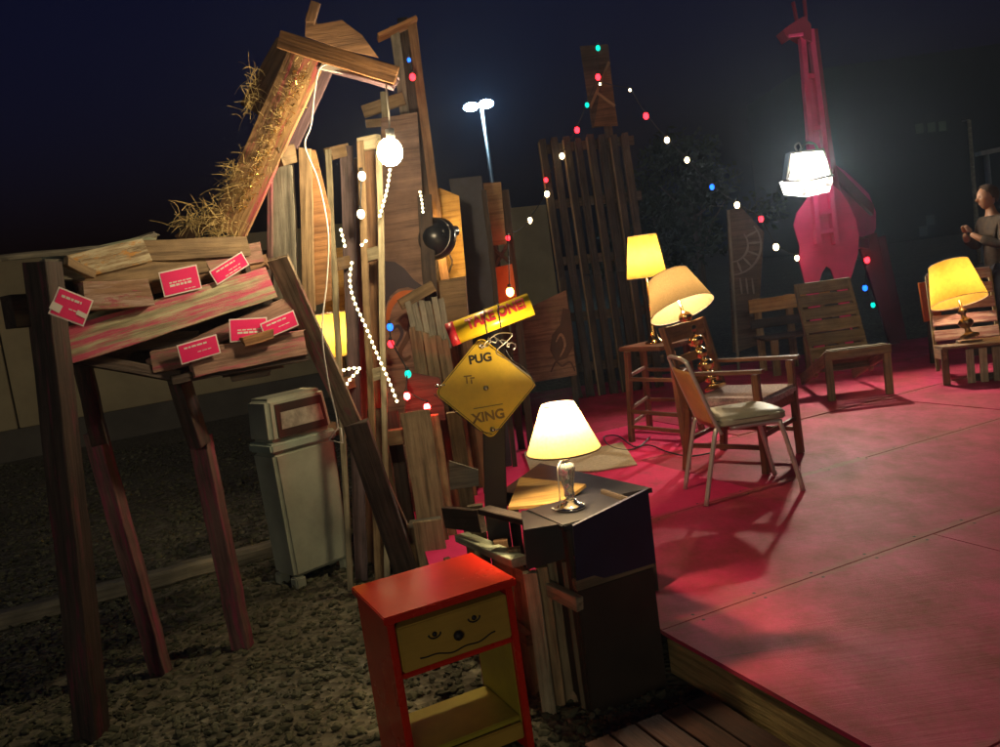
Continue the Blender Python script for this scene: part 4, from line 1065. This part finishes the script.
for i in range(6):
    x = 408 + i * 6.6; y = 303 + (i % 2) * 2 - i * 1.2
    p0_, p1_ = at(x + 8, y + 34 + i * 3, 5.2), at(x, y, 5.25)
    plank('slat', p0_, p1_, m2(6, 5.2), .012, 'grey', bs, wdir=(1, 0, 0), rag=.012)
    plank('slat', at(x + 12, y + 82, 5.22), at(x + 4, y + 26 + i * 3, 5.18), m2(6.2, 5.2), .012, 'palletlit', bs, wdir=(1, 0, 0), rag=.015)
plank('backing_post', (at(440, 400, 5.3).x, 5.3, .004), at(425, 305, 5.3), .1, .03, 'brown', bs, wdir=(1, 0, 0))
red = thing('red_board', 'low dark red board glowing under the red festoon bulbs', 'board', (at(430, 400, 5.05).x, 5.05, 0))
trace('board_face', [(408, 372), (440, 378), (446, 420), (404, 420)], 5.05, .02, 'darkw', red)
plank('support', (at(428, 420, 5.1).x, 5.1, .004), at(424, 380, 5.1), .08, .04, 'brown', red, wdir=(1, 0, 0))
bpst = thing('tall_dark_post', 'thick blue black post standing behind the yellow tube', 'post', (at(475, 400, 6.5).x, 6.5, 0))
up_b('post_body', 465, 178, 6.5, 32, 'post', bpst, xb=at(486, 400, 6.5).x)
up_b('edge_strip', 484, 190, 6.46, 5, 'darkw', bpst, xb=at(505, 400, 6.46).x)
db = thing('brown_board', 'tall brown board with a cross braced gap left of the dark pallets', 'board', (at(505, 390, 7).x, 7, SZ))
trace('upper_board', [(483, 183), (501, 182), (506, 244), (490, 246)], 7.0, .025, 'ply', db)
trace('painted_glow_board', [(492, 268), (512, 264), (518, 306), (497, 310)], 7.0, .025, 'oratone', db)  # orange colour stands for the festoon bulb's light on this board
for (a, b2) in (((490, 246), (512, 264)), ((508, 244), (494, 268))): plank('cross_brace', at(*a, 7.03), at(*b2, 7.03), .03, .02, 'darkw', db)
for x0, x1 in ((487, 515), (505, 525)): plank('upright', (at(x1, 400, 7.05).x, 7.05, SZ + .004), at(x0, 190, 7.05), .06, .03, 'darkw', db, wdir=(1, 0, 0))
# painted plywood leaning at the back
pw = thing('painted_plywood', 'brown plywood sheet with a dark painted animal beside the glass lamp shade', 'painted board', (at(545, 378, 8.7).x, 8.7, SZ))
trace('plywood', [(511, 318), (533, 306), (566, 290), (577, 375), (512, 386)], 8.7, .025, 'plyw', pw)
trace('painted_shape', [(563, 308), (570, 310), (574, 345), (567, 358), (556, 362), (550, 350), (552, 335), (560, 325)], 8.69, .004, 'paintbr', pw)
stroke([(556, 342), (561, 334), (565, 345), (560, 357)], 1.3, 'plyw', pw, 8.685)
stroke([(551, 372), (556, 362), (562, 366), (570, 362), (575, 371)], 1.2, 'paintbr', pw, 8.69)
for x in (518, 570): plank('prop', (at(x + 4, 390, 8.75).x, 8.75, SZ + .003), at(x, 330, 8.75), .06, .03, 'darkw', pw, wdir=(1, 0, 0))
# tall dark pallet wall
for (xa, lab, wd_) in ((538, 'tall dark pallet wall, the left one of the pair behind the stage', 48), (586, 'tall dark pallet wall, the one directly behind the bar stool lamp', 46)):
    Yp = 9.35
    t = thing('pallet_wall', lab, 'pallet', (at(xa + 40, 395, Yp).x, Yp, SZ), 'dark pallet walls behind the stage')
    nsl = 4
    for i in range(nsl):
        xt = xa + (i + .35) * wd_ / nsl; yt = 138 - (xt - 538) * .045 + rnd.uniform(-2, 2)
        xb = at(xt + 37, 395, Yp).x
        for (za, zb) in ((0, .47), (.475, 1.)):
            ptop = at(xt, yt, Yp); b0 = V((xb, Yp, SZ + .004))
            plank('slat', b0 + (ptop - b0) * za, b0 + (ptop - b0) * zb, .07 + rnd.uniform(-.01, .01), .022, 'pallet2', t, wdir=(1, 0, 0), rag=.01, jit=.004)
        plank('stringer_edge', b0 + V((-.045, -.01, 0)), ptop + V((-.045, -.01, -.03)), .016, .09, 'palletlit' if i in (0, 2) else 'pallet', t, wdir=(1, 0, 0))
    for yy in (150, 205, 262, 318, 368):
        plank('crossbar', at(xa + (yy - 138) * .14, yy - (xa - 538) * .1, Yp + .06), at(xa + wd_ + (yy - 138) * .14, yy - 5 - (xa - 538) * .1, Yp + .06), .1, .03, 'pallet', t)
# tower board
tw2 = thing('tower_board', 'narrow dark plank panel sticking up above the pallet walls', 'panel', (at(604, 140, 9.5).x, 9.5, SZ))
trace('panel', [(580, 46), (608, 44), (617, 124), (592, 128)], 9.5, .03, 'pallet', tw2)
trace('brown_patch', [(600, 92), (609, 62), (618, 126), (594, 126)], 9.49, .006, 'brown', tw2)
plank('brace', at(590, 108, 9.47), at(609, 62, 9.47), .03, .02, 'tan', tw2); plank('brace', at(596, 92, 9.47), at(615, 106, 9.47), .03, .02, 'tan', tw2)
plank('upright', (at(640, 395, 9.52).x, 9.55, SZ + .004), at(600, 60, 9.55), .09, .04, 'pallet', tw2, wdir=(1, 0, 0))
# dark lettered board with ring
rb = thing('ring_board', 'dark tall board painted with a faint ring of blocks behind the bench', 'painted board', (at(745, 350, 9.8).x, 9.8, SZ))
trace('panel', [(727, 210), (741, 207), (764, 232), (757, 345), (738, 352), (733, 352)], 9.8, .02, 'pallet', rb)
def arcpts(r_, a0, a1, cx_=731, cy_=245): return [(cx_ + r_ * math.cos(a), cy_ + r_ * math.sin(a)) for a in np.linspace(a0, a1, 9)]
FAINT = plain('faint_paint', (.16, .14, .12), .7, bmp=0)
M['faint'] = FAINT
for r_ in (17, 30): stroke(arcpts(r_, -.7, 1.5), 1.2, 'faint', rb, 9.795)
for a in (-.5, -.1, .35, .8, 1.2): stroke([(731 + 18 * math.cos(a), 245 + 18 * math.sin(a)), (731 + 23 * math.cos(a), 245 + 23 * math.sin(a)), (731 + 29 * math.cos(a), 245 + 29 * math.sin(a))], 1.2, 'faint', rb, 9.795)
for x in (740, 746, 752): stroke([(x, 278), (x + 1, 286), (x + 2, 294)], 1.1, 'faint', rb, 9.795)
plank('upright', (at(737, 355, 9.78).x, 9.78, SZ + .004), at(728, 210, 9.78), .03, .03, 'grey', rb, wdir=(1, 0, 0))

# ------------------------------------------------------------------ pink giraffe
Yg = 9.3
gz = thing('giraffe', 'tall pink plywood giraffe with a ladder neck', 'giraffe sculpture', (at(828, 340, Yg).x, Yg, SZ))
def gpt(x, z): return V((x, Yg, z))
chest_px = [(812, 190), (809, 196), (797, 213), (794, 225), (797, 236), (800, 246), (800, 262), (806, 286)]
gx = lambda x, y: at(x, y, Yg)
low = [V((gx(815, 345).x, Yg, SZ + .004)), V((gx(825, 345).x, Yg, SZ + .004))]
f = [gx(*p) for p in chest_px] + low + [gx(*p) for p in ((818, 286), (822, 273), (826.5, 266), (831, 269), (837.5, 286))] + \
    [V((gx(843, 345).x, Yg, SZ + .004)), V((gx(854, 345).x, Yg, SZ + .004))] + [gx(*p) for p in ((848, 286), (853, 272), (858, 254), (859, 236), (856, 220), (849, 204), (841, 192), (832, 184))]
n = len(f); bk = V((0, .03, 0))
poly('chest_panel', f + [p + bk for p in f], [tuple(range(n)), tuple(range(2 * n - 1, n - 1, -1))] + [(i, (i + 1) % n, n + (i + 1) % n, n + i) for i in range(n)], 'gpink', gz)
def gpl(name, a, b2, w, Y, mat='gpink', t=.04, wd=(1, 0, 0), Y2=None): return plank(name, at(*a, Y), at(*b2, Y2 or Y), w, t, mat, gz, wdir=wd)
gpl('neck_rail', (801, 28), (818, 244), .055, Yg - .05, t=.09)
gpl('neck_rail', (810, 30), (836, 244), .055, Yg - .05, t=.09)
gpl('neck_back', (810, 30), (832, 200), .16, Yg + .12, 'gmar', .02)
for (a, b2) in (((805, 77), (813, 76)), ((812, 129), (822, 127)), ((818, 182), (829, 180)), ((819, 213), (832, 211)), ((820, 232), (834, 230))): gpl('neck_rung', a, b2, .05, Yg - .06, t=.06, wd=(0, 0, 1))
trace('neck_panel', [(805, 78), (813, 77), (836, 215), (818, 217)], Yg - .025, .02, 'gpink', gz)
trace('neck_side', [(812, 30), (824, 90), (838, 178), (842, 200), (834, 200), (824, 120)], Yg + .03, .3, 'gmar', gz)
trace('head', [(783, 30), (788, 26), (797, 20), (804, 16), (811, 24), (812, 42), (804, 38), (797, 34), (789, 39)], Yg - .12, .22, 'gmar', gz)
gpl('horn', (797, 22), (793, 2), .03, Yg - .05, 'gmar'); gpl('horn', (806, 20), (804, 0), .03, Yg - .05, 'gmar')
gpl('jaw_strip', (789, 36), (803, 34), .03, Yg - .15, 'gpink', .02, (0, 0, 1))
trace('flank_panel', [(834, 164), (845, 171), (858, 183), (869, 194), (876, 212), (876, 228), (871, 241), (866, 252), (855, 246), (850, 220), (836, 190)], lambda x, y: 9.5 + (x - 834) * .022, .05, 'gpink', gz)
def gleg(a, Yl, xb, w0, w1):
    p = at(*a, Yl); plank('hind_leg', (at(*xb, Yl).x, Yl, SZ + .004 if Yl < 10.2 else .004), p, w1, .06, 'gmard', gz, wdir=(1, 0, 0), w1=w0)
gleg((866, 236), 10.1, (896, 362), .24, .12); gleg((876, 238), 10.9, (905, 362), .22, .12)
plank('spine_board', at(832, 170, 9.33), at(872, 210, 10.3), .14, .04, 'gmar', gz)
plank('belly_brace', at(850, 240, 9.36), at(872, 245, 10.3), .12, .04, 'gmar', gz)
# floodlight on the neck
Yf = 9.0
fl_ = thing('floodlight', 'blazing white work floodlight hung on the pink giraffe neck', 'floodlight', at(808, 194, Yf))
trace('housing', [(790, 152), (824, 148), (832, 176), (786, 182)], Yf, .14, 'steel', fl_)
trace('lens', [(792, 154), (822, 151), (829, 175), (789, 180)], Yf - .008, .006, 'flood', fl_)
trace('halogen_tube', [(803, 164), (818, 162), (818.5, 166), (803.5, 168)], Yf - .03, .02, 'floodtube', fl_)
trace('lower_glass', [(783, 181), (832, 175), (833, 182), (829, 192), (811, 196), (788, 194)], Yf - .06, .12, 'floodlow', fl_)
tube('glass_rim', [at(783, 181, Yf - .07), at(808, 180, Yf - .08), at(833, 175, Yf - .07)], .012, 'steel', fl_)
for (a, b2) in (((788, 180), (794, 156)), ((831, 174), (824, 152))): tube('guard_rod', [at(*a, Yf - .05), at(*b2, Yf - .02)], .01, 'steel', fl_)
tube('clip', smooth_path([at(797, 151, Yf + .03), at(795, 146, Yf + .03), at(799, 143, Yf + .03), at(802, 149, Yf + .03)]), .01, 'steel', fl_, seg=6)
tube('yoke', smooth_path([at(800, 150, Yf + .1), at(806, 143, Yf + .15), at(814, 144, Yf + .22), at(818, 150, Yf + .25)]), .014, 'steel', fl_, seg=6)

# ------------------------------------------------------------------ string lights
def string(lab, pts, Y, sag=.05, gname='strings of coloured festoon bulbs'):
    P_ = [at(x, y, Y if yy is None else yy) for x, y, c_, r_, yy in pts]
    t = thing('light_string', lab, 'string lights', P_[0] if len(P_) == 1 else sum(P_, V((0, 0, 0))) / len(P_), gname)
    path = []
    for a, b2 in zip(P_, P_[1:]):
        for i in range(6):
            k = i / 6; path.append(a + (b2 - a) * k + V((0, 0, .03 - sag * 4 * k * (1 - k) * min(1, (b2 - a).length))))
    path.append(P_[-1] + V((0, 0, .03)))
    tube('wire', path, .005, 'wire', t, seg=5)
    for p, (x, y, c_, r_, yy) in zip(P_, pts):
        rb_ = m2(r_ * .9, p.y); bo = ball('bulb', p, rb_, c_, t, 1.25, 10)
        tube('socket', [p + V((0, 0, rb_ * 1.05)), p + V((0, 0, rb_ * 1.05 + max(.022, rb_)))], rb_ * .5, 'wire', bo, seg=7)
N_ = None
string('festoon string climbing the tower board and dropping down the left pallet wall', [(598, 48, 'cteal', 2.6, N_), (598, 77, 'cred', 2.8, N_), (587, 105, 'cteal', 2.4, N_), (577, 130, 'cred', 2.8, N_), (562, 156, 'cwhite', 2.8, N_), (546, 180, 'cred', 2.2, N_), (547, 194, 'cwhite', 2.8, N_), (530, 220, 'cwhite', 2.4, N_)], 9.2)
string('festoon string hanging in front of the brown cross braced board', [(530, 222, 'cwhite', 1.5, 8.8), (508, 238, 'cred', 2.4, 6.9), (510, 292, 'corange', 4.2, 6.6)], 6.9, .03)
string('festoon string swooping from the tower board past the giraffe', [(600, 84, 'cwhite', 1.2, 9.2), (630, 90, 'cwhite', 1.4, N_), (646, 116, 'cred', 3, N_), (667, 140, 'cwhite', 2.8, N_), (687, 160, 'cwhite', 2.7, N_), (712, 187, 'cblue', 2.6, N_), (737, 205, 'cwhite', 3, N_), (761, 219, 'cred', 2.8, N_), (776, 247, 'cwhite', 3.2, N_), (797, 258, 'cwhite', 2.6, N_)], 9.15)
string('festoon string low behind the giraffe hind legs', [(797, 258, 'cwhite', 1.4, 9.6), (867, 260, 'cred', 3, 9.95), (865, 288, 'cblue', 2.8, 9.95), (873, 305, 'cteal', 2.6, 9.95)], 10)
string('festoon string on the dark painted face and the low red board', [(390, 327, 'cblue', 3.6, 5.2), (391, 344, 'cred', 3.6, 5.2), (408, 374, 'cteal', 3.8, 4.95), (407, 396, 'credhot', 3.6, 4.9), (427, 407, 'credhot', 3.6, 4.88)], 5, .02)
string('short festoon string at the top of the trough post', [(409, 60, 'cblue', 2, 5.6), (412.5, 77, 'cred', 3.2, 5.6)], 5.6, .01)
string('two white globe bulbs on the bright edged pallet frame', [(362, 176, 'cwhite', 4.2, 4.66), (361, 214, 'cwhite', 4.2, 4.66)], 4.66, .01)
def rope(lab, path, Y, n, r=1.5):
    P_ = smooth_path([at(x, y, Y) for x, y in path], 12); t = thing('rope_light', lab, 'rope light', P_[-1], 'white dotted rope lights')
    tube('rope', P_, .005, M['glass'] if False else 'cord', t, seg=6)
    d = [0]
    for a, b2 in zip(P_, P_[1:]): d.append(d[-1] + (b2 - a).length)
    for i in range(n):
        s = d[-1] * i / (n - 1); j = max(k for k in range(len(d)) if d[k] <= s + 1e-9); j = min(j, len(P_) - 2)
        p = P_[j] + (P_[j + 1] - P_[j]) * ((s - d[j]) / max(1e-6, d[j + 1] - d[j]))
        ball('bulb', p + V((0, -.006, 0)), m2(r, Y), 'rope', t, 1, 8)
rope('long dotted rope light curving down past the painted face', [(352, 263), (350, 280), (354, 300), (366, 327), (378, 356), (388, 378), (397, 401)], 4.6, 26)
rope('dotted rope light dropping straight below the bare bulb', [(390, 170), (387, 190), (380, 216)], 4.6, 10)
rope('very short dotted rope light above the long curving one', [(341, 230), (343, 238), (345, 246)], 4.6, 4)
rope('tiny dotted rope light touching the bright edged frame', [(366, 241), (362, 245)], 4.6, 2)
rope('dotted rope light beside the black cone work lamp', [(420, 192), (422, 202), (423, 212)], 5.4, 6, 1.2)
rope('hooked dotted rope light at the foot of the pallet frames', [(344, 370), (353, 368), (360, 369), (352, 377), (344, 388)], 4.6, 9)

# ------------------------------------------------------------------ person at the right edge
Yp = 8.5; hx = at(990, 200, Yp).x
pe0 = V((hx + .02, Yp, SZ))
pe = thing('person', 'person in a brown patterned jacket with hands raised at the right edge', 'person', pe0)
def skin_body(name, joints, edges, mat, parent, sub=2, root=0):
    me = bpy.data.meshes.new(name); me.from_pydata([V(j[:3]) for j in joints], edges, [])
    o = link(name, me, mat, parent, Matrix.Translation(pe0))
    sm = o.modifiers.new('skin', 'SKIN'); sm.use_smooth_shade = True
    for i, j in enumerate(joints):
        sv = me.skin_vertices[0].data[i]; sv.radius = (j[3], j[4] if len(j) > 4 else j[3]); sv.use_root = (i == root)
    ss = o.modifiers.new('sub', 'SUBSURF'); ss.levels = sub; ss.render_levels = sub
    return o
# local: x- is the way the person faces; hands raised before the chest
J = [(.02, 0, .93, .13, .11), (.02, 0, 1.12, .12, .105), (.0, 0, 1.33, .15, .11), (-.01, 0, 1.46, .056, .058), (-.025, 0, 1.52, .047, .047), (-.035, 0, 1.56, .045, .045), (-.05, 0, 1.62, .045, .045),
     (.0, -.19, 1.39, .055), (-.06, -.24, 1.13, .045), (-.23, -.12, 1.23, .036), (-.28, -.05, 1.29, .026),
     (.0, .19, 1.39, .055), (-.06, .24, 1.13, .045), (-.23, .12, 1.23, .036), (-.28, .05, 1.29, .026),
     (.02, -.1, .86, .095), (-.02, -.11, .48, .06), (.03, -.11, .08, .04), (-.14, -.12, .035, .035, .045),
     (.02, .1, .86, .095), (.03, .11, .48, .06), (.08, .11, .08, .04), (-.08, .12, .035, .035, .045)]
E_ = [(0, 1), (1, 2), (2, 3), (3, 4), (4, 5), (5, 6), (2, 7), (7, 8), (8, 9), (9, 10), (2, 11), (11, 12), (12, 13), (13, 14), (0, 15), (15, 16), (16, 17), (17, 18), (0, 19), (19, 20), (20, 21), (21, 22)]
JB = [(j[0], j[1], j[2], *(r_ * .74 for r_ in j[3:])) if i in (0, 1, 2, 15, 19) else j for i, j in enumerate(J)]
body_ = skin_body('person_body', JB, E_, 'skin', pe)
dg = bpy.context.evaluated_depsgraph_get(); me = bpy.data.meshes.new_from_object(body_.evaluated_get(dg))
bm = bmesh.new(); bm.from_mesh(me)
hv_ = bmesh.ops.create_icosphere(bm, subdivisions=5, radius=1)['verts']
ga = lambda a, s_: math.exp(-(a / s_) ** 2)
for v in hv_:       # the head: skull, brow, eye sockets, nose, lips, chin
    nx_, ny_, nz_ = v.co; k = 1 + .26 * min(0, nz_)
    x, y, z = nx_ * .098 * k, ny_ * .077 * k, nz_ * .122
    if nx_ < 0:
        x -= .03 * ga(ny_, .15) * ga(nz_ + .16, .17) - .011 * ga(abs(ny_) - .36, .17) * ga(nz_ - .08, .13) + .008 * ga(ny_, .3) * ga(nz_ + .52, .08) + .012 * ga(ny_, .3) * ga(nz_ + .85, .2)
    v.co = (x - .055, y, z + 1.635)
bm.to_mesh(me); bm.free(); me.polygons.foreach_set('use_smooth', [True] * len(me.polygons)); me.name = 'person_body'
body_.modifiers.clear(); body_.data = me
if not me.materials: me.materials.append(M['skin'])
SJ = [(x, y, z, r_[0] + .012, (r_[1] if len(r_) > 1 else r_[0]) + .012) for x, y, z, *r_ in J]
skin_body('jacket', [SJ[i] for i in (0, 1, 2)] + [SJ[7], SJ[8], SJ[9]] + [SJ[11], SJ[12], SJ[13]] + [(-.008, 0, 1.44, .08, .08), (.02, 0, .78, .165, .145)], [(0, 1), (1, 2), (2, 3), (3, 4), (4, 5), (2, 6), (6, 7), (7, 8), (2, 9), (0, 10)], 'shirt', pe)
skin_body('trousers', [SJ[0], SJ[15], SJ[16], SJ[17], SJ[19], SJ[20], SJ[21]], [(0, 1), (1, 2), (2, 3), (0, 4), (4, 5), (5, 6)], 'jeans', pe)
def pball(name, p, r, mat, sc_=(1, 1, 1), par=pe):
    bm = bmesh.new(); bmesh.ops.create_icosphere(bm, subdivisions=3, radius=r)
    for v in bm.verts: v.co = V((v.co.x * sc_[0], v.co.y * sc_[1], v.co.z * sc_[2]))
    me = bpy.data.meshes.new(name); bm.to_mesh(me); bm.free(); me.polygons.foreach_set('use_smooth', [True] * len(me.polygons))
    return link(name, me, mat, par, Matrix.Translation(pe0 + V(p)))
bm = bmesh.new(); bmesh.ops.create_icosphere(bm, subdivisions=4, radius=1)
for v in bm.verts: v.co = V((v.co.x * .116, v.co.y * .102, v.co.z * .118))
bmesh.ops.delete(bm, geom=[v for v in bm.verts if -v.co.x - v.co.z * .8 > .028 or v.co.z < -.085], context='VERTS')
for v in bm.verts:
    nn = v.co.normalized(); v.co *= 1 + .045 * math.sin(nn.x * 19 + nn.z * 11) * math.sin(nn.y * 15)
me = bpy.data.meshes.new('hair'); bm.to_mesh(me); bm.free(); me.polygons.foreach_set('use_smooth', [True] * len(me.polygons))
link('hair', me, 'hair', pe, Matrix.Translation(pe0 + V((-.048, 0, 1.655))))
pball('ear', (-.045, -.076, 1.625), .022, 'skin', (.7, .4, 1.2))
pball('eye', (-.1325, -.028, 1.645), .009, 'ink'); pball('mouth', (-.133, 0, 1.573), .010, plain('lip', (.38, .16, .11), .5, bmp=0), (.6, 1.6, .4))
for s in (-1, 1):
    hp_ = V((-.285, s * .045, 1.3))
    for k in range(4):
        b0 = hp_ + V((-.004 + k * .012 - .02, -s * .002, .035 + .004 * (1 - abs(k - 1.3))))
        fpts = [pe0 + q_ for q_ in (hp_ + V((-.01 + k * .007, 0, .01)), b0, b0 + V((-.012, -s * .012, .028)), b0 + V((-.008, -s * .026, .042 - .004 * abs(k - 1.5))))]
        tube('finger', smooth_path(fpts, 3), .0088, 'skin', pe, seg=7, r1=.007)
    tube('thumb', smooth_path([pe0 + hp_ + V((.015, 0, 0)), pe0 + hp_ + V((.03, -s * .015, .025)), pe0 + hp_ + V((.022, -s * .03, .045))], 3), .0095, 'skin', pe, seg=7, r1=.0075)

pe.scale = (.955, .955, .955)
# ------------------------------------------------------------------ far background
sl_ = thing('street_light', 'tall far street light with two blue white lamp heads', 'street light', (at(487, 300, 34).x, 34, 0))
tp1 = at(479, 108, 34)
xb = at(500, 300, 34).x
tube('pole', [(tp1.x + .15, 34, 0), (tp1.x + .1, 34, tp1.z - .05)], .12, 'steel', sl_, r1=.07)
tube('arm', [at(470, 108, 34), at(488, 104, 34)], .05, 'steel', sl_)
for (x, y) in ((471, 107), (486, 104)):
    p = at(x, y, 33.9); o = ball('lamp_head', p, .3, 'street', sl_, .55, 14)
def tree(lab, x, y, Y, rx, rz, n, seed):
    r2 = random.Random(seed); c_ = at(x, y, Y)
    t = thing('tree', lab, 'tree', (c_.x, Y, 0), 'trees beyond the stage')
    base = V((c_.x, Y, 0))
    vs, fs = tube_geo(smooth_path([base, base + V((.1, 0, c_.z * .4)), c_ + V((0, 0, -.1 * rz))]), .16, 7, .05)
    for k in range(7):
        a = k * .9; s0 = base + V((.08, 0, c_.z * (.45 + .06 * k))); e0 = c_ + V((math.cos(a) * rx * .7, math.sin(a) * rx * .7, r2.uniform(-.3, .6) * rz))
        a_v, a_f = tube_geo([s0, (s0 + e0) / 2 + V((0, 0, .15)), e0], .05, 5, .012); o_ = len(vs); vs += a_v; fs += [tuple(i + o_ for i in q_) for q_ in a_f]
    poly('trunk', vs, fs, 'bark', t)
    cl = [(c_ + V((r2.gauss(0, .45) * rx, r2.gauss(0, .45) * rx, r2.gauss(0, .42) * rz)), r2.uniform(.25, .55) * rx) for _ in range(16)]
    vs, fs = [], []
    for _ in range(n):
        cc_, rr_ = r2.choice(cl); d = V((r2.gauss(0, 1), r2.gauss(0, 1), r2.gauss(0, .8))).normalized()
        p = cc_ + d * rr_ * r2.random() ** .4; u_ = V((r2.gauss(0, 1), r2.gauss(0, 1), r2.gauss(0, 1))).normalized(); w_ = u_.orthogonal().normalized(); s = r2.uniform(.07, .15)
        o_ = len(vs); vs += [p - u_ * s, p + w_ * s * .5, p + u_ * s, p - w_ * s * .5]; fs.append((o_, o_ + 1, o_ + 2, o_ + 3))
    me = bpy.data.meshes.new('crown'); me.from_pydata([tuple(v - base) for v in vs], [], fs); link('crown', me, 'leaf', t, Matrix.Translation(base))
tree('leafy tree beyond the stage above the bar stool lamp', 690, 196, 24, 1.5, 1.5, 3200, 3)
tree('smaller dark tree further back behind the pallet walls', 655, 236, 30, 1.8, 1.5, 3200, 5)
bd = thing('office_building', 'dark far building with three dim lit windows in a row', 'building', (at(935, 200, 60).x, 60, 0))
cB = at(935, 127, 60); F = Matrix.Translation((cB.x, 60, 0))
box('facade', F, (-9, .1, 0), (14, 12, cB.z + 5), 'bldg', bd, 0)
for x in (920, 932, 943):
    p = at(x, 127 - (x - 932) * .1, 60); box('window', Matrix.Translation((p.x, 60, p.z)), (-.26, .05, -.32), (.26, .12, .32), 'win', bd, 0)
for (x, y) in ((931, 220), (924, 231)):
    p = at(x, y, 60); box('window', Matrix.Translation((p.x, 60, p.z)), (-.3, .05, -.35), (.3, .12, .35), 'winb', bd, 0)
upo = thing('utility_pole', 'thin grey utility pole left of the person', 'utility pole', (at(976, 215, 22).x, 22, 0))
tp1 = at(969, 120, 22); tube('pole', [(at(976, 215, 22).x, 22, 0), tp1], .06, 'grey', upo, r1=.045)
tube('wire_stub', [tp1, tp1 + V((.0, .3, .02))], .02, 'steel', upo)
lps = thing('lamp_post', 'unlit grey lamp post with flat T shaped head above the person', 'lamp post', (at(990, 210, 16).x, 16, 0))
tp1 = at(986, 152, 16); tube('pole', [(at(993, 212, 16).x, 16, 0), tp1], .06, 'steel', lps, r1=.05)
plank('lamp_head', at(978, 154, 16), at(1002, 149, 16), .2, .08, 'steel', lps, wdir=(0, 1, 0))

# ------------------------------------------------------------------ thin haze volume added to imitate lens bloom round the lamps
hz = box('added_bloom_haze', Matrix.Identity(4), (-30, -4, -1), (45, 78, 26), None, None, 0); hz['kind'] = 'stuff'
hm = bpy.data.materials.new('bloom_haze'); hm.use_nodes = True; hn = hm.node_tree; hn.nodes.clear()
ho = N(hn, 'ShaderNodeOutputMaterial'); hv = N(hn, 'ShaderNodeVolumePrincipled')
hv.inputs['Color'].default_value = (.55, .7, 1, 1); hv.inputs['Density'].default_value = .002; hv.inputs['Anisotropy'].default_value = .75
hn.links.new(hv.outputs[0], ho.inputs['Volume']); hz.data.materials.append(hm)
# ------------------------------------------------------------------ world and added frontal fill light
w = bpy.data.worlds.new('World'); sc.world = w; w.use_nodes = True
nt = w.node_tree; bg = nt.nodes['Background']
sky = N(nt, 'ShaderNodeTexSky'); sky.sky_type = 'NISHITA'; sky.sun_disc = False
sky.sun_elevation = R(-2); sky.sun_rotation = R(187)
nt.links.new(mixm(nt, sky.outputs[0], (.31, .36, 1.35)), bg.inputs[0]); bg.inputs[1].default_value = .06
sun = bpy.data.objects.new('sun', bpy.data.lights.new('sun', 'SUN')); col.objects.link(sun)  # warm, nearly level fill added behind the camera for camera-facing sides
sun.data.energy = .24; sun.data.angle = R(14); sun.data.color = (1, .86, .58)  # dim warm colour of the added frontal fill
sun.rotation_euler = V((.12, .95, -.28)).to_track_quat('-Z', 'Y').to_euler()

sc.view_settings.view_transform = 'Standard'; sc.view_settings.look = 'None'; sc.view_settings.gamma = 1; sc.view_settings.exposure = .22
sc.cycles.use_denoising = True
sc.cycles.max_bounces = 6; sc.cycles.diffuse_bounces = 3; sc.cycles.glossy_bounces = 3; sc.cycles.transmission_bounces = 6
sc.cycles.sample_clamp_indirect = 4
sc.cycles.use_light_tree = True
